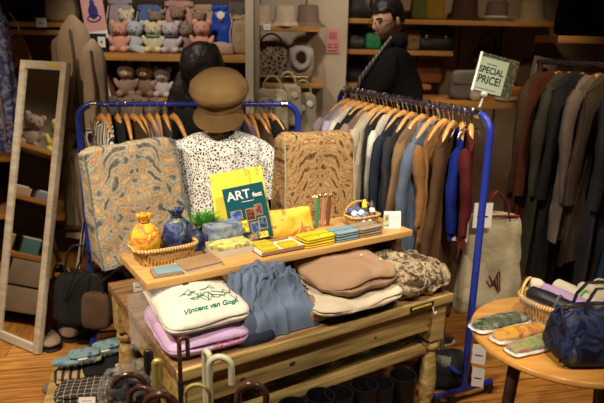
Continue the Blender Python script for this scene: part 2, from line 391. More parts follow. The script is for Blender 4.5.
# middle bay boards and right wall boards
shelf_board('wooden shelf with the beige bucket hats in the middle bay', -.3, .10, 4.3, 4.58, D(285, 26, 4.3).z, .035)
shelf_board('low wooden shelf under the hooded white bag in the middle bay', -.3, .14, 4.35, 4.6, D(310, 84, 4.35).z, .03)
ZR1 = D(440, 20, 4.8).z; ZR2 = D(380, 50, 4.8).z; ZR3 = D(360, 84, 4.8).z
shelf_board('long top wooden shelf of the right bag wall', .32, 1.95, 4.8, 5.22, ZR1, .035)
shelf_board('second wooden shelf of the bag wall behind the man', .32, 1.15, 4.8, 5.22, ZR2, .035)
shelf_board('third wooden shelf of the bag wall behind the right rack', .32, 1.0, 4.8, 5.22, ZR3, .035)
ZR4 = D(500, 103, 4.0).z
shelf_board('long low wooden shelf behind the special price sign', .72, 2.2, 4.0, 4.5, ZR4, .04)
shelf_board('short wooden shelf with a chrome end at the upper right', 1.42, 2.3, 3.5, 3.85, D(580, 36, 3.5).z, .04)

# ================================================================== LOW WOODEN TABLE
A0 = Vector((-.37, 1.68, 0)); TA = math.atan2(.537, .843); TU = Vector((cos(TA), sin(TA), 0)); TV = Vector((-sin(TA), cos(TA), 0))
def T(u_, v_, z): return A0 + TU*u_ + TV*v_ + Vector((0, 0, z))
TZ = .60
t = thing('display_table', 'low worn pine display table carrying the folded clothes', 'table', T(0, 0, 0), TA)
MB().box((.58, .39, TZ-.0175), (1.20, .80, .035), .006).build('tabletop', M['tabletop'], t)
MB().box((.58, -.012, TZ-.017), (1.20, .02, .036), .006).build('front_edge', M['table'], t)
MB().box((.58, .025, TZ-.095), (1.06, .025, .125), .004).build('apron', M['table'], t)
MB().box((.58, .75, TZ-.105), (1.06, .025, .14), .004).build('apron', M['table'], t)
for x in (.02, 1.13): MB().box((x, .39, TZ-.105), (.025, .70, .14), .004).build('apron', M['table'], t)
for x in (.03, 1.12):
    for y in (.03, .75):
        b = MB(); b.box((x, y, TZ-.12), (.075, .075, .17), .005)
        b.lathe([(.0, .0), (.026, 0), (.03, .05), (.022, .09), (.034, .12), (.038, .2), (.03, .3), (.022, .34), (.036, .355), (.036, .375), (.025, .385), (.036, .4), (.036, .42), (0, .42)], 18, (x, y, 0))
        b.build('leg', M['table'], t)
for px_, py_, s_ in ((.42, -.0, .014), (.22, 0, .011), (.80, 0, .008)):
    MB().ball((px_, .0125, TZ-.115), (s_, .002, s_*.6)).build('wood_knot', M['darkwood'], t)
# shelf under the table
MB().box((.58, .37, .345), (1.04, .70, .03), .003).build('lower_shelf', M['table'], t)
for i in range(6):
    c = MB().slab((0, 0, .035), (.17, .2, .075), n=4, cuts=10, amp=.016, sc=18, seed=i+3).build('wrapped_bundle', M['wrap'], loc=T(.18+i*.155, .16, .362), rot=(0, 0, TA+.2*i))
    tag(c, ['clear plastic wrapped bundle under the table, leftmost of its row', 'clear plastic wrapped bundle under the table, second from the left', 'clear plastic wrapped bundle under the table, third from the left',
            'clear plastic wrapped bundle under the table, third from the right', 'clear plastic wrapped bundle under the table, second from the right', 'clear plastic wrapped bundle under the table, nearest the right leg'][i], 'plastic bundle', 'plastic wrapped bundles on the lower shelf')
    MB().slab((0, 0, .035), (.13, .16, .05), n=4, cuts=6, amp=.008, sc=20, seed=i).build('dark_cloth', M['darkwall'], c)
# riser shelf
SZ = .82
r_ = thing('riser_shelf', 'golden pine riser shelf standing on the table with small goods', 'riser shelf', T(0, 0, TZ), TA)
MB().box((.55, .355, SZ-TZ-.0125), (1.17, .31, .025), .003).build('board', M['riser'], r_)
for x in (.10, 1.06): MB().box((x, .335, (SZ-TZ-.025)/2), (.02, .28, SZ-TZ-.025), .002).build('upright', M['darkwood'], r_)
MB().box((.0, .20, (SZ-TZ-.025)/2), (.20, .004, SZ-TZ-.028), 0).build('clear_panel', M['glass'], r_, False)

# ------------------------------------------------------------------ folded clothes on the table
def wr(amp, sc, seed):
    return lambda p: p
def folded(name, label, cat, u_, v_, z, w_, d, h, m_, rot=0, layers=2, amp=.006, seed=1, sc=9, tiltx=0, n=7, group=None, pitch=0):
    t = thing(name, label, cat, T(u_, v_, z), rot=(pitch, 0, TA+rot), group=group)
    b = MB(); ph = seed*1.3
    def groove(p):
        g = 0
        for kz in range(1, layers):
            g += math.exp(-((p.z-(-h/2+h*kz/layers)-.004*sin(p.x*22+ph))/(h*.045))**2)
        ex = abs(p.x)/(w_/2); ey = abs(p.y)/(d/2); e = max(ex, ey)
        sh = 1-.085*g*max(0, e-.55)/.45
        sag = .010*sin(p.x*14+ph)*sin(p.y*11+ph*2)
        return (p.x*sh, p.y*sh, p.z+(sag if p.z > 0 else 0)-(.12*h*ex*ex if p.z > 0 else 0))
    b.slab((0, 0, h/2), (w_, d, h*1.06), (tiltx, 0, 0), n=n, nz=3.2, cuts=30, amp=amp, sc=sc, seed=seed, fold=groove)
    b.build('folded_body', m_, t); return t
from mathutils.bvhtree import BVHTree
def press(o, body, lift=.0012):
    """lay embroidery or lettering down on the cloth it is sewn to"""
    bmx = bmesh.new(); bmx.from_mesh(body.data); tr = BVHTree.FromBMesh(bmx)
    mw_ = o.matrix_basis; inv = mw_.inverted(); zs = [(mw_ @ v_.co).z for v_ in o.data.vertices]; z0 = min(zs)
    for v_ in o.data.vertices:
        p = mw_ @ v_.co; h_ = tr.ray_cast(Vector((p.x, p.y, .4)), Vector((0, 0, -1)))
        if h_[0]: p.z = h_[0].z+lift+min(.0015, (p.z-z0))
        v_.co = inv @ p
    bmx.free()
t = folded('folded_sweater', 'folded lavender sweater with pink embroidery under the cream sweatshirt', 'sweater', .13, .20, TZ, .30, .37, .085, M['lav'], rot=-.08, layers=2, seed=3)
pink = solid('pink_thread', (.62, .12, .2), .6)
b = MB()
for k in range(9):
    x = .00+.011*k
    b.tube([(x, -.186-.002*(k % 2), .03), (x+.012, -.188, .045+.012*sin(k*1.7)), (x+.02, -.186, .03+.01*cos(k*2.1))], .0013, 5)
b.build('embroidery', pink, t)
t = folded('folded_sweatshirt', 'folded cream sweatshirt with green embroidered script on top of the lavender sweater', 'sweatshirt', .125, .19, TZ+.102, .295, .34, .075, M['cream'], rot=-.04, layers=2, amp=.006, seed=9, pitch=.12)
green = solid('green_thread', (.01, .20, .12), .6)
body = [c_ for c_ in t.children if c_.name.startswith('folded_body')][0]
tx = text('Vincent van Gogh', .027, green, t, (.012, -.122, .1), (0, 0, radians(3)), shear=.4, ext=.0005, bold=.0007)
press(tx, body)
b = MB()
random.seed(5)
for k in range(16):
    x = -.07+.010*k+random.uniform(-.01, .01); y = -.085+.055*random.random()
    b.tube([(x, y, .080), (x+.02, y+.02*random.uniform(-1, 1), .084), (x+.035, y+.03*random.uniform(-1, 1), .084), (x+.045, y, .081)], .0018, 5)
press(b.build('embroidered_leaf', green, t), body)
MB().slab((-.07, .10, .080), (.17, .10, .022), (0, 0, .3), n=3, cuts=10, amp=.006, sc=15, seed=4).build('neckband', fab('khaki_rib', (.32, .26, .18)), t)

# blue rumpled garment
t = thing('folded_trousers', 'rumpled slate blue cotton garment heaped in the middle of the table', 'clothing', T(.385, .19, TZ), TA)
random.seed(11)
def ridge(p):
    return p
def fb(x, y, ph): return noise.noise(Vector((x, y, ph)))
def cloth_z(x, y):
    """height of the heaped cloth: low smooth front, gathered top"""
    k = max(0, min(1, (y+.155)/.15)); k = k*k*(3-2*k)
    base = .085+.095*k+.018*math.exp(-((x+.02)/.07)**2)*k-.03*max(0, x-.06)/.08*k
    wx = x+.016*fb(x*14, y*14, 3)+.3*(y+.05); wy = y+.016*fb(x*14, y*14, 8)
    soft = .010*(1-3*abs(fb(wx*17, wy*4, 1)))
    gath = .026*(1-3.2*abs(fb(wx*20-wy*13, wy*17, 5)))+.010*(1-3*abs(fb(wx*44, wy*30, 2)))
    ex = min(1, (1-abs(x)/.152)/.16); ey = min(1, min((y+.165)/.028, (.02-y)/.02)); e = max(0, min(ex, ey)); e = sqrt(max(0, 1-(1-e)**2))
    return max(.004, (base+soft*(1-k)+gath*k)*e)
def cloth_f(u_, v_):
    x = -.152+.304*u_; y = -.165+.185*v_; e = .012*fb(x*16, y*16, 4)
    return (x+e+.012*fb(x*30, y*30, 6), y+.008*fb(x*30, y*30, 9), cloth_z(x, y))
b = MB(); b.surf(cloth_f, 110, 80); b.build('folded_body', M['denim'], t)
b = MB()
for pts, r_ in (([(-.13, -.10), (-.125, -.06), (-.10, -.025), (-.055, -.01), (-.02, -.02), (.0, -.05)], .015), ([(-.06, -.09), (-.03, -.055), (.01, -.04), (.06, -.05), (.10, -.03)], .012),
                ([(.02, -.02), (.05, -.012), (.09, -.018), (.125, -.05), (.13, -.10)], .014), ([(-.10, -.12), (-.075, -.085), (-.05, -.045), (-.055, -.02)], .011)):
    P_ = []
    for a_, c_ in zip(pts[:-1], pts[1:]):
        for q_ in range(5): P_.append((a_[0]+(c_[0]-a_[0])*q_/5, a_[1]+(c_[1]-a_[1])*q_/5))
    P_.append(pts[-1]); n_ = len(P_)
    b.tube([(x, y, cloth_z(x, y)+.004*sin(pi*q_/(n_-1))-.004) for q_, (x, y) in enumerate(P_)], [r_*(.35+.65*sin(pi*q_/(n_-1))**.5) for q_ in range(n_)], 12)
b.jitter(.006, 40, 3).jitter(.0025, 110, 5).build('gathered_waist', M['denim'], t)
MB().slab((-.105, -.12, .01), (.16, .12, .06), n=4, cuts=10, amp=.006, sc=16, seed=24).build('lower_leg', M['navy'], t)

t = folded('folded_jacket', 'folded dark navy garment at the bottom of the brown pile', 'clothing', .735, .14, TZ, .33, .30, .035, M['navy'], layers=1, seed=31)
t = folded('folded_trousers', 'folded sand coloured garment between the navy and brown ones', 'clothing', .715, .14, TZ+.034, .40, .36, .060, M['sand'], layers=2, seed=33, amp=.008, sc=12)
t = folded('folded_cardigan', 'folded light brown knit cardigan on top of the sand coloured garment', 'cardigan', .755, .165, TZ+.088, .37, .36, .090, M['brownknit'], layers=2, seed=35, amp=.012, sc=9, n=3.4)
for x, y in ((.06, -.02), (.1, -.09)): MB().ball((x, y, .095), (.005, .005, .003)).build('button', M['paper'], t)
t = folded('folded_coat', 'folded coat of mottled black, brown and cream pile at the right end', 'coat', 1.045, .17, TZ, .33, .36, .125, M['fur'], layers=1, seed=41, amp=.022, sc=12, n=3.4)
t = folded('folded_scarf', 'folded khaki cloth tucked between the blue garment and the brown pile', 'clothing', .545, .13, TZ, .10, .22, .075, fab('khaki_cotton', (.33, .22, .11)), layers=1, seed=43, amp=.01)
# label and hook on the front edge
t = thing('shelf_label', 'black and yellow printed label strip on the right front edge of the table', 'label', T(1.0, -.026, TZ-.014), TA)
MB().box((0, 0, 0), (.125, .004, .022), .001).build('strip', M['ink'], t, False)
b = MB()
for k in range(11): b.box((-.05+.0095*k, -.0024, .002+.001*(k % 2)), (.0065, .001, .009), 0)
b.build('printed_marks', solid('yellow_print', (.75, .6, .05), .6), t, False)
t = tag(MB().tube([(0, 0, .0), (0, -.004, -.02), (.008, -.006, -.03), (.014, -.006, -.022)], .0022, 6).build('wire_hook', M['paper'], loc=T(1.055, -.032, TZ-.025), rot=(0, 0, TA)), 'small white hook hanging from the right front table edge', 'hook')

# ------------------------------------------------------------------ goods on the riser
random.seed(3)
def basket(name, label, loc, rz, w_, d, h, flare=1.2, n=4, rim=.008, rot=None):
    t = thing(name, label, 'basket', loc, rz, rot=rot)
    def f(u_, v_):
        a = 2*pi*u_; e = 2/n
        if v_ < .15: k = v_/.15; z = .002; s_ = 1; q = k
        elif v_ < .58: k = (v_-.15)/.43; z = h*k; s_ = 1+(flare-1)*k; q = 1
        elif v_ < .62: z = h; s_ = flare; q = 1-.03
        elif v_ < .95: k = 1-(v_-.62)/.33; z = .006+(h-.006)*k; s_ = 1+(flare-1)*k; q = .94
        else: z = .006; s_ = 1; q = .0
        if v_ >= .95: q = 0.01
        wv = .0025*sin(u_*2*pi*24)*sin(z/h*18)
        x = spow(cos(a), e)*(w_/2*s_*q+wv); y = spow(sin(a), e)*(d/2*s_*q+wv)
        return (x, y, z)
    MB().surf(f, 64, 26, cu=True).build('woven_body', M['wicker'], t)
    pts = [(spow(cos(a), 2/n)*w_/2*flare, spow(sin(a), 2/n)*d/2*flare, h) for a in [2*pi*k/48 for k in range(48)]]
    MB().tube(pts, rim, 8, closed=True).jitter(.003, 60).build('braided_rim', M['rim'], t)
    return t
t = basket('wicker_basket', 'small wicker basket holding two drawstring pouches on the riser', T(.095, .395, SZ), TA, .19, .12, .06, 1.22)
def pouch(label, loc, rz, m_, mt, s=1.0):
    t = thing('drawstring_pouch', label, 'pouch', loc, rz)
    prof = [(.0, 0), (.03, .0), (.042, .012), (.046, .04), (.041, .07), (.022, .09), (.012, .098), (.02, .108), (.026, .12), (.018, .12), (0, .105)]
    prof = [(a*s, b_*s) for a, b_ in prof]
    MB().lathe(prof, 30, sx=1.0, sy=.72, wob=lambda a, z: .06*sin(7*a+z*60)+(.2*sin(11*a) if z > .1*s else 0)).jitter(.004, 30, 2).build('bag', m_, t)
    MB().tube(arc((0, 0, .097*s), .015*s, 0, 340, 14, 'xy'), .0022, 6).build('drawstring', mt, t)
    return t
orange = mat('yellow_orange_print', (0, 0, 0), cols=[(.36, (.80, .25, .02)), (.44, (.88, .55, .02)), (.52, (.85, .38, .06)), (.57, (.55, .12, .03)), (.64, (.88, .62, .06))], scale=26, rough=.7, dist=(20, .05))
starry = mat('dark_blue_swirl_print', (0, 0, 0), cols=[(.36, (.01, .012, .05)), (.45, (.02, .03, .12)), (.51, (.10, .14, .30)), (.55, (.015, .02, .07)), (.66, (.35, .36, .2))], scale=20, rough=.7, dist=(16, .1))
starry2 = mat('pale_blue_swirl_print', (0, 0, 0), cols=[(.3, (.08, .12, .24)), (.48, (.20, .26, .36)), (.58, (.36, .40, .42)), (.7, (.10, .15, .28)), (.8, (.6, .55, .15))], scale=22, rough=.5, dist=(16, .1))
pouch('yellow and orange printed drawstring pouch in the wicker basket', T(.03, .40, SZ+.034), TA, orange, M['gold'], 1.2)
pouch('navy swirl printed drawstring pouch in the wicker basket', T(.15, .40, SZ+.032), TA+.2, starry, M['ink'], 1.25)
tag(MB().slab((0, 0, .03), (.10, .06, .09), (0, .5, 0), n=3, cuts=8, amp=.01, sc=25, seed=2).build('folded_pouch', starry, loc=T(.235, .44, SZ+.0), rot=(0, 0, TA)), 'dark navy folded pouch between the basket and the blue gift box', 'pouch')
def wallet(label, loc, rz, w_, d, h, m_, clasp=None, name='wallet'):
    t = thing(name, label, 'wallet' if name == 'wallet' else 'notebook', loc, rz)
    MB().slab((0, 0, h*.25), (w_, d, h*.5), n=9, cuts=6, nz=4).build('lower_cover', m_, t)
    MB().slab((0, -.001, h*.74), (w_*.99, d*.99, h*.5), n=9, cuts=6, nz=4).build('upper_cover', m_, t)
    MB().box((0, -d*.1, h*1.0), (w_*.99, .002, .0015), 0).build('flap_seam', solid('dark_seam', (.1, .08, .03), .7), t)
    if clasp: MB().ball((0, -d*.25, h*1.0), (.005, .005, .002)).build('snap', M['gold'], t)
    return t
t = thing('notebook', 'light blue covered notebook lying flat at the left end of the riser', 'notebook', T(.055, .258, SZ), TA-.12)
MB().box((0, 0, .006), (.10, .075, .012), .002).build('pages', M['darkwall'], t); MB().box((.003, -.002, .0135), (.088, .068, .003), .001).build('cover', M['skyblue'], t)
t = thing('notebook', 'tan leather notebook leaning on the blue one on the riser', 'notebook', T(.175, .265, SZ), rot=(radians(4), 0, TA+.08))
MB().box((0, 0, .010), (.145, .085, .015), .002).build('pages', M['paper'], t); MB().box((0, -.001, .0185), (.148, .09, .003), .001).build('cover', fab('tan_leather', (.38, .24, .12), bump=.1), t)
b = MB(); b.tube([(-.07, -.02, .012), (-.09, -.05, .004), (-.12, -.03, .006), (-.13, .0, .003)], .0012, 5); b.build('string_tie', M['sand'], t)
def giftbox(label, loc, rz, w_, d, h, mb_, mt):
    t = thing('gift_box', label, 'gift box', loc, rz)
    MB().box((0, 0, h/2-.002), (w_, d, h-.004), .002).build('box_body', mb_, t)
    MB().box((0, 0, h-.0065), (w_+.002, d+.002, .013), .002).build('lid', mt, t); return t
giftbox('blue swirl printed gift box standing in front of the green plant', T(.345, .425, SZ), TA+.1, .135, .08, .088, starry2, starry2)
yflor = mat('yellow_flower_print', (0, 0, 0), cols=[(.3, (.75, .55, .05)), (.5, (.80, .72, .25)), (.6, (.25, .22, .04)), (.7, (.8, .7, .4))], scale=28, rough=.5)
giftbox('flat cream gift box with a yellow flower lid beside the tray', T(.33, .335, SZ), TA, .155, .085, .042, solid('cream_card', (.62, .58, .46), .6), yflor)
# plant
t = thing('artificial_plant', 'bushy bright green artificial grass plant behind the blue gift box', 'plant', T(.30, .50, SZ+.0), TA)
MB().lathe([(0, 0), (.028, 0), (.036, .066), (.032, .066), (0, .06)], 20).build('pot', M['darkwood'], t)
b = MB(); random.seed(8)
for k in range(260):
    a = random.uniform(0, 2*pi); e = random.uniform(.2, 1.45); L_ = random.uniform(.06, .095); r0 = random.uniform(0, .02)
    dx, dy, dz = cos(a)*cos(e), sin(a)*cos(e), sin(e)
    p0 = Vector((cos(a)*r0, sin(a)*r0, .062)); p1 = p0+Vector((dx, dy, dz))*L_*.6; p2 = p1+Vector((dx*1.2, dy*1.2, dz*.5))*L_*.4
    q = Vector((-sin(a), cos(a), 0))*.0022
    vs = [b.v(p0-q), b.v(p0+q), b.v(p1+q), b.v(p1-q)]; b.bm.faces.new(vs); v2 = b.v(p2); b.bm.faces.new((vs[3], vs[2], v2))
lf = b.build('leaves', mat('grass_green', (.05, .22, .02), (.16, .45, .05), scale=40, rough=.5), t, False)
lf['kind'] = 'stuff'
# books
lean = radians(-14)
def leaning(name, label, cat, loc, rz, w_, h, th, m_, tilt=lean, roll=0):
    t = thing(name, label, cat, loc, rot=(tilt, roll, rz))
    MB().box((0, 0, h/2), (w_, th, h), .001).build('cover', m_, t, False); return t
ysun = mat('pale_yellow_folder_print', (0, 0, 0), cols=[(.3, (.75, .62, .04)), (.62, (.85, .75, .08)), (.68, (.5, .28, .05)), (.75, (.7, .45, .1))], scale=9, rough=.4)
bx = T(.475, .415, SZ)
leaning('folder', 'yellow folder standing furthest left behind the art book', 'folder', T(.445, .50, SZ), TA-.5, .16, .262, .004, ysun, roll=radians(-8))
fo = leaning('folder', 'yellow flower printed folder standing right behind the art book', 'folder', T(.50, .48, SZ), TA-.42, .185, .275, .004, ysun, roll=radians(-10))
bro = solid('brown_blossom', (.50, .28, .06), .6)
for x, z, s_ in ((-.02, .245, .016), (.02, .255, .017), (.07, .19, .016), (.078, .13, .015)):
    MB().ball((x, -.0035, z), (s_, .0015, s_)).build('printed_blossom', bro, fo)
t = leaning('art_book', 'dark teal art book with small picture panels leaning on the yellow folders', 'book', bx, TA-.42, .165, .225, .010, solid('teal_cover', (.004, .075, .095), .35), tilt=radians(-16), roll=radians(-11))
text('ART', .050, M['paper'], t, (-.022, -.0056, .188), (pi/2, 0, 0), ext=.0004, bold=.0008)
text('fest', .026, M['paper'], t, (.052, -.0056, .180), (pi/2, 0, 0), ext=.0004, bold=.0006)
b = MB(); b.box((.01, -.0056, .160), (.05, .0005, .002), 0); b.build('printed_line', M['paper'], t, False)
pc = [((-.045, .112), (.046, .038), (.05, .12, .35)), ((.010, .105), (.036, .05), (.12, .03, .02)), ((.045, .118), (.03, .045), (.20, .07, .06)), ((-.028, .062), (.045, .052), (.75, .55, .04)),
      ((.018, .05), (.034, .045), (.06, .12, .30)), ((.052, .062), (.034, .05), (.03, .06, .14)), ((-.055, .02), (.036, .03), (.35, .25, .10)), ((.0, .014), (.04, .022), (.5, .35, .2)), ((.045, .016), (.04, .026), (.55, .42, .06))]
gf = solid('gilt_frame_print', (.42, .26, .08), .5)
for i, ((x, z), (a, b_), c) in enumerate(pc):
    f_ = MB().box((x, -.0056, z), (a, .001, b_), 0).build('picture_frame_print', gf, t, False)
    MB().box((x, -.0062, z), (a*.84, .001, b_*.86), 0).build('picture_panel', mat('panel_%d' % i, tuple(q*.6 for q in c), tuple(min(1, q*1.9+.03) for q in c), scale=60, rough=.4, lo=.45, hi=.62, dist=(40, .03)), f_, False)
# wooden crate edge behind the cushion
t = thing('wooden_tray', 'shallow light wooden box standing behind the yellow cushion', 'wooden box', T(.60, .50, SZ), TA)
for q in (-1, 1):
    MB().box((0, q*.045, .035), (.16, .008, .07), .001).build('side_panel', M['riser'], t); MB().box((q*.076, 0, .035), (.008, .082, .07), .001).build('side_panel', M['riser'], t)
MB().box((0, 0, .004), (.15, .085, .008), 0).build('bottom_panel', M['riser'], t)
# yellow zipped pouch
ycush = mat('yellow_pouch_print', (0, 0, 0), cols=[(.3, (.70, .36, .03)), (.42, (.84, .55, .04)), (.56, (.84, .60, .10)), (.61, (.60, .20, .06)), (.65, (.35, .32, .16)), (.7, (.84, .55, .08))], scale=20, rough=.7)
t = thing('zipped_pouch', 'yellow flower printed zipped pouch propped up in the middle of the riser', 'pouch', T(.645, .395, SZ), rot=(radians(-20), 0, TA-.02))
MB().slab((0, 0, .055), (.215, .115, .05), (pi/2, 0, 0), n=9, cuts=16, nz=2.0, amp=.004, sc=20).build('pouch_body', ycush, t)
MB().tube([(-.10, 0, .106), (0, -.002, .111), (.10, 0, .108)], .0025, 6).build('zip', M['gold'], t)
# tray with yellow cards
t = thing('serving_tray', 'small flat tray with white rim holding yellow cards', 'tray', T(.505, .285, SZ), TA)
MB().box((0, 0, .004), (.185, .115, .008), .002).build('base', M['darkwood'], t)
for a in (-1, 1):
    MB().box((0, a*.055, .011), (.185, .006, .013), .001).build('rim_edge', solid('tan_rim', (.35, .2, .1), .5), t); MB().box((a*.09, 0, .011), (.006, .112, .013), .001).build('rim_edge', M['paper'], t)
MB().box((0, 0, .0088), (.172, .104, .0015), 0).build('paper_liner', M['paper'], t, False)
for i, (x, y, r0) in enumerate(((-.045, -.012, .1), (.045, -.01, -.12), (-.04, .035, .2))):
    c = MB().box((0, 0, .006), (.068, .052, .011), .002).build('yellow_card', M['yellow'], loc=T(.505, .285, SZ+.0096)+TU*x+TV*y, rot=(0, 0, TA+r0))
    tag(c, ['small yellow card packet in the tray, front left', 'small yellow card packet in the tray, right', 'small yellow card packet in the tray, rear left'][i], 'card packet', 'yellow card packets in the tray')
    MB().box((0, 0, .0118), (.05, .003, .0006), 0).build('printed_line', M['taupe'], c, False)
# wallets
def stack(u_, v_, w_, m_, cn, gname, rot=0):
    for k in range(2):
        wallet('%s folded wallet, %s of its pair on the riser' % (cn, ['lower', 'upper'][k]), T(u_, v_, SZ+.0215*k), TA+rot+.04*k, w_, .088, .02, m_, clasp=(k == 1))
stack(.672, .262, .145, M['yellow'], 'yellow leather', 'y')
stack(.805, .262, .115, M['skyblue'], 'dusty blue leather', 'b', -.02)
stack(.925, .262, .125, M['taupe'], 'taupe leather', 't', .0)
# strap display
t = thing('strap_stand', 'small metal stand hung with green, pink and brown straps', 'display stand', T(.80, .41, SZ), TA)
MB().lathe([(0, 0), (.045, 0), (.045, .006), (.008, .01), (0, .01)], 24).build('base', M['hangwood'], t)
MB().tube([(0, 0, .005), (0, 0, .15)], .004, 8).build('pole', M['gold'], t)
MB().tube([(-.06, 0, .130), (-.045, 0, .147), (0, 0, .153), (.045, 0, .147), (.06, 0, .130)], .004, 8).build('crossbar', M['gold'], t)
for k in range(9): MB().ball((-.055+.0137*k, -.006, .143+.010*(1-((k-4)/4)**2)), .0045, n=8).build('bead', M['paper'] if k % 2 else M['gold'], t)
for i, (x, c) in enumerate(((-.028, (.10, .30, .16)), (.002, (.62, .28, .2)), (.03, (.22, .10, .03)))):
    s_ = MB().slab((0, 0, -.060), (.020, .007, .135), n=5, cuts=6, nz=5).build('watch_strap', solid('strap_col_%d' % i, c, .5), loc=t.matrix_basis @ Vector((x, -.014, .115)), rot=(.06, 0, TA))
    s_.location = T(.80, .41, SZ)+TU*x-TV*.0125+Vector((0, 0, .138))
    tag(s_, ['narrow green strap hanging on the small stand', 'narrow salmon pink strap hanging on the small stand', 'narrow dark brown strap hanging on the small stand'][i], 'strap', 'straps on the small stand')
    MB().ball((0, -.002, .008), (.011, .004, .006)).build('buckle', M['gold'], s_)
# basket of tubes
t = basket('wicker_basket', 'small wicker basket of hand cream tubes at the right end of the riser', T(1.0, .385, SZ), TA, .125, .085, .042, 1.2, 4, .006)
MB().tube(arc((0, .03, .04), .075, 10, 170, 14, 'xz', .055), .005, 7).build('handle', M['rim'], t)
for i, (x, y, rx, ry, c, cc) in enumerate(((-.04, -.01, -1.0, -.5, (.10, .13, .30), (.75, .75, .75)), (-.005, -.012, -1.0, -.35, (.08, .11, .28), (.8, .8, .8)), (.03, .02, -.15, .05, (.80, .65, .08), (.1, .1, .1)), (.05, -.01, -.5, .3, (.06, .05, .05), (.8, .78, .7)))):
    q = thing('cream_tube', ['navy and white cream tube, leftmost in the small basket', 'navy and white cream tube beside the leftmost one in the small basket', 'yellow cream tube standing up in the small basket', 'black tube with a white cap in the small basket'][i], 'cream tube', T(1.0, .385, SZ+.045)+TU*x+TV*y, rot=(rx, ry, TA), group='cream tubes in the small basket')
    MB().lathe([(0, 0), (.014, .0), (.0145, .03), (.013, .07), (.006, .085), (0, .085)][::1], 16, (0, 0, -.03), sy=.75).build('tube_body', solid('tube_col_%d' % i, c, .3), q)
    MB().lathe([(0, .0), (.0105, 0), (.0105, .022), (0, .022)], 14, (0, 0, -.053)).build('cap', solid('tube_cap_%d' % i, cc, .3), q)
    MB().lathe([(.0147, 0), (.0147, .02)], 16, (0, 0, .0), sy=.77).build('band', solid('tube_band_%d' % i, cc, .4), q)
t = thing('price_card', 'white standing price card at the right end of the riser', 'price card', T(1.075, .265, SZ), rot=(radians(-12), 0, TA-.45))
MB().box((0, 0, .037), (.075, .0015, .074), 0).build('card', M['paper'], t, False)
b = MB(); [b.box((.012, -.0012, .05-.009*k), (.034, .0005, .0015), 0) for k in range(4)]; b.build('printed_lines', solid('grey_print', (.35, .35, .35), .6), t, False)
MB().box((-.028, -.003, .035), (.024, .0015, .05), 0).build('blue_side_label', mat('blue_label', (.03, .12, .35), (.75, .6, .2), scale=50, rough=.4), t, False)
price_tag(T(-.035, .30, SZ-.03), TA, 'white price tag hanging off the left end of the riser', .03, .035)

# ================================================================== BLUE CLOTHES RACKS
RL0 = Vector((-1.10, 2.93, 0)); RL1 = Vector((-.03, 3.13, 0)); HL = 1.275
RR0 = Vector((.765, 2.45, 0)); RR1 = Vector((.212, 3.60, 0)); HR = 1.315
def rack(name, label, a, b_, H_, r0=.016):
    dx = (b_-a); Lr = dx.length; rz = math.atan2(dx.y, dx.x)
    t = thing(name, label, 'clothes rack', a, rz)
    R_ = .075
    pts = [(0, 0, .06), (0, 0, H_-R_)] + [tuple(p) for p in arc((R_, 0, H_-R_), R_, 180, 90, 8)][1:]
    MB().tube(pts, r0, 14).build('end_post', M['blue'], t)
    pts = [(Lr, 0, .06), (Lr, 0, H_-R_)] + [tuple(p) for p in arc((Lr-R_, 0, H_-R_), R_, 0, 90, 8)][1:]
    MB().tube(pts, r0, 14).build('end_post', M['blue'], t)
    MB().tube([(R_-.005, 0, H_), (Lr-R_+.005, 0, H_)], r0*.8, 14).build('rail', M['blue'] if H_ < 1.3 else M['steelrail'], t)
    for x in (R_, Lr-R_): MB().tube([(x-.015, 0, H_), (x+.015, 0, H_)], r0*1.12, 14).build('rail_collar', M['chrome'], t)
    for x in (0, Lr):
        MB().tube([(x, -.165, .055), (x, .165, .055)], r0*.9, 12).build('foot_bar', M['blue'], t)
        for y in (-.155, .155):
            MB().lathe([(0, -.024), (.018, -.02), (.024, 0), (.018, .02), (0, .024)], 14, (x, y, .026)).build('caster', M['ink'], t)
    MB().tube([(0, 0, .11), (Lr, 0, .11)], r0*.7, 12).build('lower_bar', M['blue'], t)
    return t
rack('clothes_rack', 'blue tubular clothes rack behind the left end of the low table', RL0, RL1, HL)
rack('clothes_rack', 'blue tubular clothes rack with a dark rail, right of the low table', RR0, RR1, HR)
DR = (RR1-RR0).normalized(); DL = (RL1-RL0).normalized()

def make_hanger(hw=.20, clip=False):
    t = thing('clothes_hanger', 'wooden hanger', 'hanger', (0, 0, 0))
    pts = [(hw*x, 0, -.062-.098*abs(x)**1.55) for x in (-1, -.85, -.65, -.45, -.25, 0, .25, .45, .65, .85, 1)]
    MB().tube(pts, [.008, .012, .0145, .0155, .016, .016, .016, .0155, .0145, .012, .008], 12, flat=(1.2, .8)).build('shoulder_bar', M['hangwood'], t)
    pts = [(0, 0, -.045), (0, 0, -.012)]+arc((0, 0, .002), .0205, -60, 200, 12)
    pts = [(0, 0, -.065), (.001, 0, -.040), (.012, 0, -.0215)]+arc((0, 0, .0015), .021, -50, 200, 12)
    MB().tube(pts, .0022, 6).build('hook', M['chrome'], t)
    return t
H0 = None
def hanger(label, loc, rz, group=None, tilt=0, hw=.2):
    global H0
    if H0 is None: o = H0 = make_hanger()
    else: o = copy_tree(H0)
    o['label'] = label
    if group: o['group'] = group
    o.location = loc; o.rotation_euler = (0, tilt, rz); o.scale.x = hw/.2*.9; return o

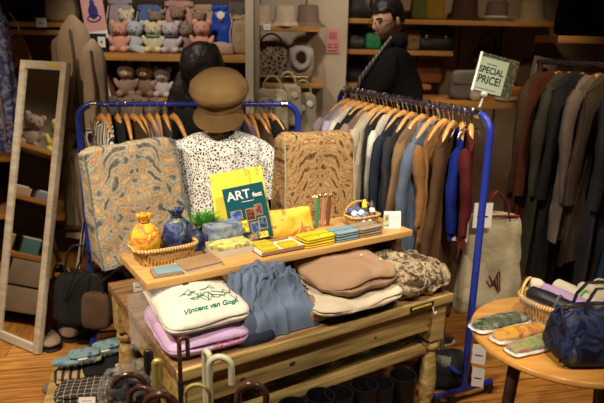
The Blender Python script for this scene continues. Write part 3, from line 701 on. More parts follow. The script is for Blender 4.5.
def garment(name, label, cat, loc, rz, m_, L_=.7, hw=.20, th=.035, sl=.5, slr=.05, seed=0, flare=1.1, m2=None, collar=None, group=None, swing=0, drop=0, spread=.035):
    """a top on a hanger: local x along the shoulders, z = 0 at the rail"""
    t = thing(name, label, cat, loc, rz, group=group)
    def f(u_, v_):
        a = 2*pi*u_; s = cos(a); q = sin(a)
        X = spow(s, .8); zt = -.044-.105*abs(X)**1.5-drop-(.070*(1-(abs(X)/.36)**2) if abs(X) < .36 else 0)*(1 if q < 0 else .5)
        k = v_; hwk = hw*(1+(flare-1)*k)*(1-.06*sin(pi*min(1, k*1.6)))
        thk = max(th*.45, .017)+(th-max(th*.45, .017))*min(1, k*6)
        rip = .30*th*sin(X*13+seed)*min(1, k*2)+.25*th*sin(X*23+seed*2+k*4)*min(1, k*1.5)
        y = spow(q, .75)*thk*(1-.25*abs(X)**4)+rip
        return (X*hwk+swing*k, y, zt-(L_)*k*(1+.02*sin(X*6+seed)))
    MB().surf(f, 56, 22, cu=True, cap=True).jitter(.006, 14, seed).build('body', m_, t)
    if sl:
        for s in (-1, 1):
            n_ = 9; pts = []; rs = []
            for i in range(n_+1):
                k = i/n_
                pts.append((s*(hw-.025+spread*sin(min(1, k*2.2)*pi/2)+.012*sin(k*5+seed)), -.012*sin(k*4+seed*1.3)-.01, -.155-drop-sl*k-(.02 if k == 0 else 0)+.02*(1-k)))
                rs.append(slr*(1-.30*k)*(1+.05*sin(k*17+seed)))
            rs[0] *= .7
            MB().tube(pts, rs, 16, flat=(1.0, .62), upv=(1, 0, 0)).jitter(.008, 16, seed+s).build('sleeve', m2 or m_, t)
    if collar:
        b = MB(); pts = [(-.03, -.04, -.20-drop), (-.06, -.035, -.15-drop), (-.07, -.015, -.105-drop), (-.045, .02, -.08-drop), (0, .028, -.075-drop), (.045, .02, -.08-drop), (.07, -.015, -.105-drop), (.06, -.035, -.15-drop), (.03, -.04, -.20-drop)]
        b.tube(pts, [.008, .015, .019, .019, .019, .019, .019, .015, .008], 10, flat=(1.5, .6)); b.jitter(.004, 30, seed).build('collar', collar, t)
    return t

# ---- right blue rack: garments from the far end to the near end
rzR = math.atan2(DR.y, DR.x)+pi/2      # local x points left and towards the camera
mauve = fab('mauve_knit', (.28, .20, .22)); lilac = fab('pale_lilac', (.42, .38, .48)); wht = fab('off_white', (.62, .58, .50)); cr = fab('cream_cotton', (.52, .44, .32))
tan = fab('tan_wool', (.22, .135, .07)); brn = fab('brown_cotton', (.085, .042, .02)); cop = fab('copper_brown', (.24, .115, .04)); dkbrn = fab('very_dark_brown', (.06, .032, .018))
roy = fab('royal_blue', (.006, .015, .15)); mar = fab('maroon', (.075, .010, .010)); char = fab('charcoal', (.035, .034, .038))
gr = [
 (.93, 'pullover', 'mauve pullover at the far end of the right blue rack', 'pullover', mauve, .50, .21, .035, .45, None),
 (.875, 'shirt', 'pale lilac shirt second from the far end of the right rack', 'shirt', lilac, .55, .20, .022, .45, None),
 (.83, 'blouse', 'white blouse behind the black jacket on the right blue rack', 'blouse', wht, .55, .20, .022, .42, None),
 (.775, 'jacket', 'black jacket behind the cream cardigan on the right rack', 'jacket', M['black'], .70, .215, .04, .5, None),
 (.715, 'pullover', 'dusty pink brown pullover in the middle of the right blue rack', 'pullover', fab('dusty_brown', (.26, .18, .14)), .55, .19, .025, .42, None),
 (.655, 'cardigan', 'long cream cardigan on the right blue rack', 'cardigan', cr, .64, .235, .048, .5, cr),
 (.60, 'vest', 'black vest next to the cream cardigan, right rack', 'vest', char, .60, .185, .025, 0, None),
 (.545, 'cardigan', 'off-white cardigan behind the dark navy coat on the right blue rack', 'cardigan', wht, .62, .19, .028, .48, None),
 (.485, 'coat', 'dark navy coat on the right blue rack', 'coat', M['navy'], .78, .20, .035, .52, M['navy']),
 (.43, 'shirt', 'charcoal shirt behind the tan coat on the right blue rack', 'shirt', char, .66, .19, .025, .45, None),
 (.365, 'coat', 'tan wool coat on the right blue rack', 'coat', tan, .70, .195, .038, .50, tan),
 (.295, 'jacket', 'long light denim blue jacket on the right blue rack', 'jacket', M['denimjk'], .86, .225, .05, .52, M['denimjk']),
 (.235, 'jacket', 'copper brown jacket beside the denim one on the right blue rack', 'jacket', cop, .50, .175, .034, .36, cop),
 (.185, 'coat', 'long dark brown coat on the right blue rack', 'coat', brn, .93, .165, .032, .50, None),
 (.135, 'shirt', 'royal blue shirt near the front end of the right blue rack', 'shirt', roy, .42, .10, .018, .36, None),
 (.092, 'coat', 'maroon coat nearest the front post of the right blue rack', 'coat', mar, .44, .09, .018, .36, None),
]
LR = (RR1-RR0).length
for i, (k, nm_, lb, ct, mt, L_, hw, th, sl, cl) in enumerate(gr):
    p = RR0.lerp(RR1, k)+Vector((0, 0, HR)); wob = [0, .05, -.04, .03, -.06, .04, -.03, .05][i % 8]+.58-.30*k+(.35 if i > 13 else 0)
    hanger('wooden hanger holding the '+lb, p, rzR+wob, hw=hw)
    garment(nm_, lb, ct, p, rzR+wob, mt, L_, hw, th, sl, .045, seed=i*1.7, collar=cl, flare=1.02 if i > 11 else 1.08, spread=.02 if i > 11 else .035)
plaid = mat('brown_check', (.20, .15, .10), (.03, .03, .05), kind='check', scale=14, lo=.5, hi=.9, rough=.9)
p = RR0.lerp(RR1, .235); hem = thing('checked_trousers', 'brown checked trousers hanging low behind the brown coat on the right rack', 'trousers', p+Vector((0, 0, .10)), rzR)
for s in (-1, 1): MB().tube([(s*.06, 0, .0), (s*.055, 0, .25), (s*.05, 0, .6)], [.055, .05, .05], 12, flat=(.5, 1)).jitter(.006, 20, 3).build('trouser_leg', plaid, hem)
MB().slab((0, 0, .62), (.22, .05, .1), n=4, cuts=6).build('waistband', plaid, hem)
# extra bare hooks in clusters
random.seed(21)
HK = None
for i, k in enumerate([.10, .125, .155, .21, .265, .275, .33, .34, .40, .46, .52, .53, .57, .63, .69, .70, .75, .80, .85, .86, .90, .96]):
    p = RR0.lerp(RR1, k-.006)+Vector((0, 0, HR)); a = rzR+.45+random.uniform(-.2, .2); lb = 'chrome trouser hanger hidden between the garments on the right blue rack'
    if HK is None:
        HK = h_ = thing('trouser_hanger', lb, 'hanger', (0, 0, 0), group='chrome trouser hangers on the right blue rack')
        pts = [(0, 0, -.06), (.002, 0, -.032), (.012, 0, -.0215)]+arc((0, 0, .0015), .021, -50, 200, 12)
        MB().tube(pts, .0026, 6).build('hook', M['chrome'], h_)
        MB().tube([(-.09, 0, -.105), (-.06, 0, -.075), (0, 0, -.06), (.06, 0, -.075), (.09, 0, -.105)], .003, 6).build('wire_bar', M['chrome'], h_)
    else: h_ = copy_tree(HK)
    h_.location = p; h_.rotation_euler = (0, 0, a)

# ---- left blue rack
rzL = math.atan2(DL.y, DL.x)-pi/2+.35
stripe = mat('black_white_stripe', (.02, .02, .02), (.6, .58, .52), kind='bands', scale=14, lo=.45, hi=.6, rough=.9)
gl = [(.10, 'blouse', 'black and white striped blouse on the left blue rack', 'blouse', stripe, .55), (.17, 'dress', 'black lace trimmed dress on the left blue rack', 'dress', M['black'], .75), (.24, 'shirt', 'brown shirt on the left blue rack', 'shirt', dkbrn, .65),
      (.31, 'blouse', 'grey brown blouse on the left blue rack', 'blouse', mauve, .6), (.38, 'coat', 'dark coat left of the lace blouse on the left blue rack', 'coat', char, .75),
      (.80, 'pullover', 'brown pullover at the right end of the left blue rack', 'pullover', brn, .55), (.87, 'shirt', 'black shirt at the right end of the left blue rack', 'shirt', M['black'], .6), (.735, 'cardigan', 'taupe cardigan near the right end of the left blue rack', 'cardigan', mauve, .55)]
for i, (k, nm_, lb, ct, mt, L_) in enumerate(gl):
    p = RL0.lerp(RL1, k)+Vector((0, 0, HL)); wob = [.1, -.1, .15, 0, -.15, .05, .12, -.05][i]
    hanger('wooden hanger holding the '+lb, p, rzL+wob, hw=.165)
    garment(nm_, lb, ct, p, rzL+wob, mt, L_, .165, .028, .38, .036, seed=i*2.3+1)
for i, k in enumerate((.13, .205, .275, .345, .42, .77, .835)):
    hanger('empty wooden hanger '+['beside the striped blouse', 'left of the brown shirt', 'right of the brown shirt', 'right of the grey brown blouse', 'just left of the lace blouse', 'between the taupe cardigan and the brown pullover', 'second from the right end'][i]+' on the left rack', RL0.lerp(RL1, k)+Vector((0, 0, HL)), rzL+random.uniform(-.2, .2), hw=.13, group='empty hangers on the left blue rack')

# ---- tapestry bags
def tapbag(label, loc, rz, w_, h, d, m_, mp_, straps=.12, roll=0, bottom_round=.1):
    """origin at the bottom centre; front face towards local -y"""
    t = thing('tapestry_bag', label, 'bag', loc, rot=(0, roll, rz))
    def shape(p):
        return (p.x*(1-.05*(p.z+1)/2+.0), p.y*(1-.55*(p.z+1)/2), p.z+.03*p.x*0)
    MB().slab((0, 0, h/2), (w_, d, h), n=16, cuts=24, nz=16, f=shape, amp=.012, sc=6, seed=5).build('front_panel', m_, t)
    for s in (-1, 1):
        pts = []
        for k in range(13):
            z = h*(.03+.94*k/12); fz = z/h
            pts.append((s*(w_/2)*(1-.05*fz)*1.0-s*.004, -d/2*(1-.55*fz)*.93-.002, z))
        MB().tube(pts, .0042, 8).jitter(.004, 9, 2).build('piping', mp_, t)
    for s in (-1, 1): MB().tube([(s*(w_/2)*(1-.05*z)-s*.002, d/2*(1-.55*z)*.93, z*h) for z in (.03, .3, .6, .97)], .0042, 8).build('piping', mp_, t)
    MB().tube([(-w_/2+.01, -d/2*.93, .012), (0, -d/2*.98, .006), (w_/2-.01, -d/2*.93, .012)], .0042, 8).build('piping', mp_, t)
    MB().box((0, -d/2*.47, h-.045), (w_*.93, .003, .004), .001, rot=(0, 0, 0)).build('top_seam', mp_, t)
    if straps > .05:
        for q_ in (-1, 1): MB().tube([(q_*w_*.30, 0, h-.02), (q_*w_*.29, .04, h+straps*.6), (q_*w_*.27, .10, h+straps)], .006, 8, flat=(1.4, .5)).build('hanging_strap', M['darkwood'], t)
    return t
q = D(146, 260, 2.68)
tapbag('large gold and blue tapestry bag with grey piping hanging on the left rack', (q.x, 2.66, q.z+.03), .62, .445, .545, .15, M['tap1'], M['piping'], .10, roll=radians(-5))
q = W(322, 226, TZ)
tapbag('large brown and gold tapestry bag with beige piping behind the riser', T(.885, .60, TZ), .50, .375, .60, .19, M['tap2'], M['pipingb'], .03)

# ---- bust with lace blouse and brown cap
bp = D(222, 160, 2.86); BX = bp.x
t = thing('mannequin_bust', 'black dress form on a stand wearing the white lace blouse', 'mannequin', (BX, 2.87, 0))
MB().lathe([(0, 0), (.14, 0), (.15, .012), (.03, .03), (.016, .05), (.016, .68), (.03, .7), (0, .7)], 24).build('stand', M['darkwood'], t)
MB().lathe([(0, .68), (.10, .69), (.14, .74), (.125, .86), (.135, .98), (.15, 1.07), (.13, 1.12), (.06, 1.155), (.042, 1.18), (.045, 1.24), (.075, 1.28), (.085, 1.34), (.06, 1.40), (0, 1.42)], 28, sy=.68).build('torso', M['black'], t)
t = thing('lace_blouse', 'white lace blouse with short sleeves on the dress form beneath the brown cap', 'blouse', (BX, 2.87, 0))
def lf_(u_, v_):
    a = 2*pi*u_; k = v_
    hw_ = .055+.16*min(1, k*3.0)**.7 if k < .33 else .215-.02*sin((k-.33)*4)
    z = 1.165-.055*min(1, k*3)**1.3-(.0 if k < .33 else (k-.33)/.67*.50)
    dd = (.045+.07*min(1, k*3)) if k < .33 else .118
    rp = .006*sin(a*9+k*3)*min(1, k*2)
    return (cos(a)*(hw_+rp)*(1.02), spow(sin(a), .9)*(dd+rp)*1.02, z)
MB().surf(lf_, 60, 26, cu=True).jitter(.006, 12, 3).build('blouse_body', M['lace'], t)
for s in (-1, 1):
    MB().tube([(s*.165, 0, 1.085), (s*.21, -.01, 1.04), (s*.245, -.015, .96), (s*.265, -.02, .86)], [.06, .072, .078, .082], 18, flat=(.8, 1), upv=(0, 1, 0)).jitter(.006, 14, 5).build('sleeve', M['lace'], t)
t = thing('newsboy_cap', 'brown felt newsboy cap on top of the lace blouse dress form', 'cap', (BX-.003, 2.85, 1.285), rot=(radians(20), 0, 0))
def cf(u_, v_):
    a = 2*pi*u_; pr = [(.098, 0), (.104, .02), (.106, .045), (.128, .062), (.138, .09), (.130, .125), (.10, .158), (.055, .178), (.012, .185)]
    x = v_*(len(pr)-1); i = min(int(x), len(pr)-2); fr = x-i
    r = pr[i][0]*(1-fr)+pr[i+1][0]*fr; z = pr[i][1]*(1-fr)+pr[i+1][1]*fr
    r *= 1+(.035*cos(8*a)*min(1, max(0, (v_-.3)*3))*(1-v_)*1.4 if v_ > .3 else 0)
    return (r*cos(a), r*sin(a)*1.03, z)
MB().surf(cf, 64, 24, cu=True, cap=True).jitter(.006, 14, 4).build('crown', M['cap'], t)
MB().ball((0, 0, .187), (.009, .009, .005)).build('top_button', M['cap'], t)
MB().tube([(.101*cos(a), .101*sin(a), .012) for a in [2*pi*k/36 for k in range(36)]], .006, 8, flat=(2.0, .6), closed=True).build('headband', fab('dark_brown_band', (.12, .065, .025)), t)
def bf(u_, v_):
    a = radians(196+148*u_); r = .100+.062*v_*sin(pi*u_)**.5
    return (r*cos(a)*(1.03), r*sin(a), .012-.062*v_*sin(pi*u_)**.6)
b = MB(); b.surf(bf, 30, 8); g = bmesh.ops.solidify(b.bm, geom=b.bm.faces[:], thickness=.006)
b.build('brim', M['cap'], t)

# ================================================================== PEOPLE
def head_mb(b, c, rot, s=1.0):
    """face towards local -y"""
    b.at(c, rot)
    q = bmesh.ops.create_uvsphere(b.bm, u_segments=32, v_segments=24, radius=1)
    for v_ in q['verts']:
        x, y, z = v_.co
        X = x*.075; Y = y*.095; Z = z*.115
        if z < 0: X *= 1-.30*(-z)**1.5; Y = Y*(1-.15*(-z)) - (.012*(-z) if y < 0 else -.02*(-z))
        if y < -.3:
            Y += -.028*math.exp(-((x/.13)**2+((z+.18)/.16)**2)) - .012*math.exp(-((x/.10)**2+((z-.02)/.18)**2))
            for e in (-.36, .36): Y += .010*math.exp(-(((x-e)/.16)**2+((z-.05)/.10)**2))
            Y += -.008*math.exp(-((x/.25)**2+((z+.50)/.08)**2)) - .010*math.exp(-((x/.25)**2+((z+.85)/.15)**2))
            Y += -.005*math.exp(-(((z-.22)/.09)**2))
        v_.co = b.m @ Vector((X*s, Y*s, Z*s))
    for sgn in (-1, 1):
        b.ball((sgn*.078*s, .012*s, -.008*s), (.010*s, .020*s, .032*s), (0, 0, sgn*.35), 12)
        b.ball((sgn*.026*s, -.086*s, -.055*s), (.001, .001, .001), n=6)
    b.at()
PX = D(384, 22, 3.95).x
t = thing('person', 'person with glasses and black track jacket with a pale sleeve stripe behind the right rack', 'person', (PX, 3.98, 0), rz=0)
K = 1.035
# joints in room directions; the chest faces left (-x) and a little towards the camera
fx = Vector((-.985, .17, 0)); sd = Vector((-.17, -.985, 0))   # front, and towards his left side (nearer the camera)
def J(f_, s_, z): v_ = fx*f_+sd*s_; return (v_.x+.13*0+.10, v_.y, z*K)
HIP = J(0, 0, .93); V = [HIP, J(0, 0, 1.08), J(-.01, 0, 1.25), J(.0, 0, 1.42), J(.03, 0, 1.52), J(.045, 0, 1.58)]
E_ = [(0, 1), (1, 2), (2, 3), (3, 4), (4, 5)]; R_ = [(.11, .10), (.10, .09), (.11, .09), (.08, .07), (.048, .048), (.045, .045)]
def limb(pts, rs, src):
    i = src
    for p, r_ in zip(pts, rs): V.append(p); R_.append(r_); E_.append((i, len(V)-1)); i = len(V)-1
AL = [J(.02, .18, 1.41), J(.20, .24, 1.19), J(.26, .06, 1.10), J(.27, -.04, 1.11)]
AR = [J(.02, -.18, 1.41), J(.18, -.24, 1.17), J(.25, -.08, 1.05), J(.28, .02, 1.04)]
limb(AL, [(.055, .055), (.045, .045), (.032, .032), (.03, .025)], 3); limb(AR, [(.055, .055), (.045, .045), (.032, .032), (.03, .025)], 3)
for s in (1, -1): limb([J(0, .10*s, .86), J(.03, .11*s, .48), J(0, .11*s, .08), J(.14, .12*s, .04)], [(.09, .09), (.06, .06), (.042, .042), (.035, .03)], 0)
b = MB(); b.skin(V, E_, R_, 0, 2); hc = Vector(J(.075, 0, 1.665))
yaw = radians(-62)
head_mb(b, hc, (radians(14), 0, yaw+.12), 1.08)
for (c0, d0) in ((AL[3], -sd), (AR[3], sd)):
    for f_ in range(4):
        a = Vector(c0)+Vector((0, 0, .03-.018*f_)); b.tube([a, a+d0*.05+fx*.012, a+d0*.085-fx*.004, a+d0*.10-fx*.02], [.009, .009, .008, .006], 8)
    a = Vector(c0)+Vector((0, 0, .03)); b.tube([a, a+Vector((0, 0, .03))+d0*.01, a+Vector((0, 0, .045))+d0*.035], [.010, .009, .007], 8)
b.build('body', M['skin'], t)
# jacket
b = MB(); V2 = [HIP]+V[1:4]+[J(.02, 0, 1.50)]; E2 = [(0, 1), (1, 2), (2, 3), (3, 4)]; R2 = [(.175, .15), (.18, .15), (.205, .16), (.195, .15), (.085, .085)]
V, E_, R_ = V2, E2, R2
limb(AL[:3], [(.10, .10), (.078, .078), (.055, .055)], 3); limb(AR[:3], [(.10, .10), (.078, .078), (.055, .055)], 3)
b.skin(V, E_, R_, 0, 2); b.jitter(.012, 9, 3).build('track_jacket', M['black'], t)
b = MB(); b.tube([J(.05, .05, 1.53), J(.075, .0, 1.525), J(.05, -.05, 1.53), J(-.02, -.05, 1.545), J(-.045, 0, 1.55), J(-.02, .05, 1.545)], .03, 10, flat=(1.5, .6), closed=True).build('collar', M['black'], t)
b = MB()
sp = [J(.04, .09, 1.56), J(.085, .17, 1.50), J(.14, .25, 1.42), J(.20, .285, 1.33), J(.25, .285, 1.22)]
b.tube([Vector(p) for p in sp], .016, 8, flat=(1, .6)).jitter(.008, 12, 2).build('sleeve_stripe', mat('pale_stripe', (.5, .46, .42), (.03, .03, .03), kind='bands', scale=16, lo=.7, hi=.8, rough=.9, stretch=(1, 1, 2)), t)
V = [HIP]; E_ = []; R_ = [(.15, .14)]
for s in (1, -1): limb([J(0, .10*s, .82), J(.03, .11*s, .48), J(0, .11*s, .10)], [(.11, .11), (.085, .085), (.075, .075)], 0)
MB().skin(V, E_, R_, 0, 2).build('trousers', fab('dark_trousers', (.03, .03, .04)), t)
for s in (1, -1): MB().slab(Vector(J(.06, .115*s, .045)), (.28, .10, .09), (0, 0, math.atan2(fx.y, fx.x)), n=3, cuts=6).build('shoe', M['ink'], t)
# hair
def hairf(c, rot, s, lenb, m_, parent, front=-.35, amp=.012):
    b = MB(); b.at(c, rot); q = bmesh.ops.create_uvsphere(b.bm, u_segments=36, v_segments=26, radius=1)
    kill = []
    for v_ in q['verts']:
        x, y, z = v_.co; lim = .42 if y < front else (-.15 if y < .25 else -lenb)
        if z < lim: v_.co.z = z = lim if lenb < 1 else z
        v_.co = Vector((x*.083*s, y*.104*s+.006, z*.125*s+.008)); n_ = noise.noise_vector(v_.co*45)
        v_.co += n_*amp; v_.co = b.m @ v_.co
    b.at(); b.jitter(.004, 90, 3); return b.build('hair', m_, parent)
hairf(hc+Vector((0, 0, .012)), (radians(14), 0, yaw+.12), 1.12, .35, M['hair'], t)
# eyes, brows, mouth and glasses
hm = Matrix.Translation(hc) @ Euler((radians(14), 0, yaw+.12)).to_matrix().to_4x4() @ Matrix.Scale(1.08, 4)
b = MB(); b.m = hm.copy()
for s in (-1, 1): b.ball((s*.028, -.083, .006), (.013, .006, .006), n=10); b.tube([(s*.012, -.095, .024), (s*.03, -.092, .030), (s*.048, -.082, .024)], .0028, 6)
b.build('eyes_and_brows', M['hair'], t)
b = MB(); b.m = hm.copy(); b.tube([(-.02, -.094, -.057), (0, -.101, -.055), (.02, -.094, -.057)], [.002, .005, .002], 8); b.build('mouth', solid('lips', (.36, .12, .09), .5), t)
b = MB(); b.m = hm.copy()
for s in (-1, 1):
    b.tube([(s*.031+.021*cos(a), -.104+.06*abs(s*.031+.021*cos(a))**1.2, .003+.018*sin(a)) for a in [2*pi*k/20 for k in range(20)]], .0016, 6, closed=True)
    b.tube([(s*.052, -.097, .008), (s*.072, -.06, .01), (s*.080, .005, .008)], .0016, 6)
b.tube([(-.010, -.108, .004), (.010, -.108, .004)], .0016, 6); b.build('glasses', M['gold'], t)

# second person seen from behind
QX = D(203, 60, 3.42).x
t = thing('person', 'person with thick black hair and black top seen from behind, below the plush shelf', 'person', (QX, 3.42, 0))
hp = .86
V = [(0, 0, .84), (0, 0, .98), (0, 0, 1.10), (0, -.0, 1.24), (0, -.0, 1.31), (0, .0, 1.36)]; E_ = [(0, 1), (1, 2), (2, 3), (3, 4), (4, 5)]; R_ = [(.12, .10), (.11, .09), (.12, .09), (.10, .08), (.045, .045), (.04, .04)]
for s in (-1, 1): limb([(s*.15, 0, 1.22), (s*.19, .01, .98), (s*.17, .09, .84), (s*.14, .13, .80)], [(.045, .045), (.038, .038), (.028, .028), (.025, .02)], 3)
for s in (-1, 1): limb([(s*.09, 0, .76), (s*.09, .0, .44), (s*.09, 0, .08), (s*.10, .10, .04)], [(.08, .08), (.055, .055), (.038, .038), (.03, .03)], 0)
b = MB(); b.skin(V, E_, R_, 0, 2); head_mb(b, (0, .015, 1.45), (radians(12), 0, pi), .98)
for s in (-1, 1):
    for f_ in range(4):
        a = Vector((s*(.15-.015*f_), .13, .79)); b.tube([a, a+Vector((0, .035, -.012)), a+Vector((0, .05, -.035))], [.009, .008, .006], 8)
    a = Vector((s*.12, .12, .80)); b.tube([a, a+Vector((-s*.025, .02, .0)), a+Vector((-s*.035, .04, -.005))], [.009, .008, .006], 8)
b.build('body', M['skin'], t)
V = [(0, 0, .72), (0, 0, .98), (0, 0, 1.10), (0, 0, 1.22), (0, 0, 1.29)]; E_ = [(0, 1), (1, 2), (2, 3), (3, 4)]; R_ = [(.16, .13), (.14, .12), (.145, .12), (.12, .10), (.055, .055)]
for s in (-1, 1): limb([(s*.15, 0, 1.22), (s*.19, .01, .98), (s*.17, .08, .85)], [(.065, .065), (.055, .055), (.042, .042)], 3)
MB().skin(V, E_, R_, 0, 2).build('black_top', M['black'], t)
V = [(0, 0, .84)]; E_ = []; R_ = [(.14, .12)]
for s in (-1, 1): limb([(s*.09, 0, .76), (s*.09, 0, .44), (s*.09, 0, .10)], [(.10, .10), (.07, .07), (.065, .065)], 0)
MB().skin(V, E_, R_, 0, 2).build('trousers', fab('dark_trousers', (.03, .03, .04)), t)
for s in (-1, 1): MB().slab((s*.1, .05, .04), (.09, .25, .08), n=3, cuts=6).build('shoe', M['ink'], t)
b = MB(); b.slab((0, -.035, 1.445), (.235, .235, .265), n=2.6, cuts=14, nz=2.3, amp=.012, sc=14, seed=2, f=lambda p: (p.x, p.y-(.0), p.z))
b.slab((0, -.035, 1.32), (.25, .12, .26), n=3, cuts=10, amp=.014, sc=16, seed=4)
b.slab((-.12, -.03, 1.30), (.12, .10, .26), (0, .35, 0), n=3, cuts=10, amp=.014, sc=16, seed=6)
b.build('hair', M['hair'], t)

# ================================================================== PLUSH SHELF
def on(px_, Y, z):                     # a spot on a board of height z and distance Y under picture column px_
    return Vector((D(px_, 60, Y).x, Y, z))
def plush(label, px_, Y, z, s, m_, ear='bear', rz=0, m2=None, tilt=0, scarf=None, group='plush toys on the plush shelf'):
    t = thing('plush_toy', label, 'plush toy', on(px_, Y, z), rot=(0, tilt, rz), group=group)
    b = MB(); b.ball((0, 0, .050*s), (.045*s, .042*s, .052*s)); b.ball((0, -.008*s, .125*s), (.046*s, .042*s, .040*s))
    for q in (-1, 1):
        b.ball((q*.030*s, -.035*s, .018*s), (.020*s, .032*s, .018*s), n=10); b.ball((q*.046*s, -.012*s, .065*s), (.014*s, .016*s, .032*s), (0, q*.5, 0), 10)
        if ear == 'bear': b.ball((q*.036*s, 0, .158*s), (.017*s, .010*s, .017*s), n=10)
        else: b.ball((q*.020*s, 0, .190*s), (.013*s, .009*s, .045*s), (0, q*.25, 0), 10)
    b.jitter(.003, 60, 2).build('plush_body', m_, t)
    MB().ball((0, -.045*s, .116*s), (.018*s, .014*s, .013*s), n=10).build('muzzle', m2 or m_, t)
    b = MB(); [b.ball((q*.018*s, -.045*s, .134*s), .0038*s, n=8) for q in (-1, 1)]; b.ball((0, -.060*s, .120*s), .004*s, n=8); b.build('eyes_and_nose', M['ink'], t)
    if scarf: MB().tube([(.034*s*cos(a), .034*s*sin(a)-.004*s, .092*s) for a in [2*pi*k/16 for k in range(16)]], .008*s, 8, closed=True).build('scarf', scarf, t)
    return t
pk = fab('plush_pink', (.78, .40, .30)); pb = fab('plush_pale_blue', (.58, .62, .66)); pc_ = fab('plush_cream', (.82, .70, .45)); pw = fab('plush_lilac_white', (.66, .60, .62)); pbn = fab('plush_brown', (.38, .24, .16)); pgr = fab('plush_grey_brown', (.34, .25, .20))
gsc = fab('mint_scarf', (.25, .50, .32)); psc = fab('violet_scarf', (.13, .10, .22))
YF = 3.82
plush('pink plush bunny sitting leftmost in the front row of the plush shelf', 121, YF, ZL, 1.1, pk, 'bear')
plush('pale blue plush bear leaning right beside the pink one', 134, YF+.04, ZL, 1.15, pb, tilt=.12)
tag(MB().slab((0, 0, .02), (.12, .05, .045), (0, .25, 0), n=2.5, cuts=6).build('plush_toy', pb, loc=on(141, YF-.02, ZL)), 'small pale blue plush lying at the foot of the pale blue bear', 'plush toy', 'plush toys on the plush shelf')
plush('cream plush bear with a mint green scarf on the plush shelf', 155, YF, ZL, 1.12, pc_, scarf=gsc)
plush('lilac white plush bear with a dark violet scarf on the plush shelf', 172, YF, ZL, 1.12, pw, scarf=psc)
plush('taupe plush bear partly behind the violet scarf bear', 186, YF+.06, ZL, 1.1, pgr, rz=.3)
plush('pink plush bear sitting above the black haired person', 203, YF+.03, ZL, 1.2, pk)
plush('small cream plush bear sitting high in the grey drawstring bag', 129, YF+.10, ZL+.09, 1.0, pc_)
plush('small grey plush bear sitting high in front of the blue drawstring bag', 158, YF+.11, ZL+.09, 1.0, pgr)
plush('brown plush bear peeking out of the large pink drawstring bag', 179, YF+.10, ZL+.11, 1.0, pbn)
plush('tiny tan plush bear in front of the beige pink drawstring bag', 200, YF+.12, ZL+.11, .85, pbn)
pt = thing('pink_pot', 'small pink red box between the plush bears', 'box', on(192, YF-.03, ZL)); MB().box((0, 0, .03), (.055, .04, .06), .003).build('box_body', solid('pink_red', (.55, .08, .10), .5), pt)
MB().box((0, 0, .062), (.058, .043, .006), .001).build('lid', solid('pink_red', (.55, .08, .10), .5), pt)
tag(MB().slab((0, 0, .035), (.16, .07, .075), n=3, cuts=8, amp=.01, sc=18, seed=5).build('plush_cushion', fab('blush_plush', (.58, .38, .30)), loc=on(222, YF-.02, ZL)), 'blush pink soft plush lying at the right of the plush shelf', 'plush toy')
def dbag(label, px_, Y, z, w_, h, m_, cord=None, group='drawstring bags behind the plush toys'):
    t = thing('drawstring_bag', label, 'drawstring bag', on(px_, Y, z), group=group)
    MB().slab((0, 0, h*.45), (w_, .05, h*.9), n=6, cuts=12, nz=4, amp=.006, sc=18, seed=px_, f=lambda p: (p.x*(1-.12*max(0, p.z)), p.y, p.z)).build('bag_body', m_, t)
    MB().slab((0, 0, h*.93), (w_*.98, .045, h*.14), n=4, cuts=10, amp=.008, sc=40, seed=px_+1).build('gathered_top', m_, t)
    for q in (-1, 1): MB().tube([(q*w_*.44, -.02, h*.86), (q*w_*.56, -.03, h*.55), (q*w_*.52, -.03, h*.2), (q*w_*.42, -.03, h*.05)], .004, 6).build('cord', cord or M['sand'], t)
    return t
dbag('grey lilac drawstring bag at the left of the plush shelf', 124, 3.96, ZL, .16, .33, fab('grey_lilac', (.36, .30, .34)))
db = dbag('blue drawstring bag with pale cord on the plush shelf', 152, 3.97, ZL, .16, .29, fab('dusty_blue', (.10, .17, .36)), fab('pale_cord', (.5, .48, .42)))
dbag('large pink drawstring bag in the middle of the plush shelf', 181, 3.97, ZL, .19, .32, fab('rose_pink', (.55, .30, .28)))
dbag('beige pink drawstring bag right of the large pink one', 205, 3.98, ZL, .13, .30, fab('beige_pink', (.50, .33, .23)))
t = dbag('bright blue printed bag with a red and white badge', 222, 3.96, ZL, .13, .30, solid('bright_blue_print', (.015, .06, .42), .35))
MB().ball((.0, -.032, .235), (.024, .003, .024)).build('white_badge', M['paper'], t); MB().box((.0, -.034, .205), (.022, .004, .014), .002).build('red_label', solid('red_print', (.5, .03, .04), .5), t)
dbag('beige burlap bag at the right end of the plush shelf', 243, 3.94, ZL, .14, .24, fab('burlap', (.46, .33, .18)))
tag(MB().slab((0, 0, .07), (.13, .10, .13), n=3, cuts=8, amp=.012, sc=20, seed=8).build('grey_pouch', fab('grey_pouch_cloth', (.14, .12, .11)), loc=on(238, 3.98, ZL+.19)), 'dark grey soft pouch above the beige burlap bag', 'pouch')
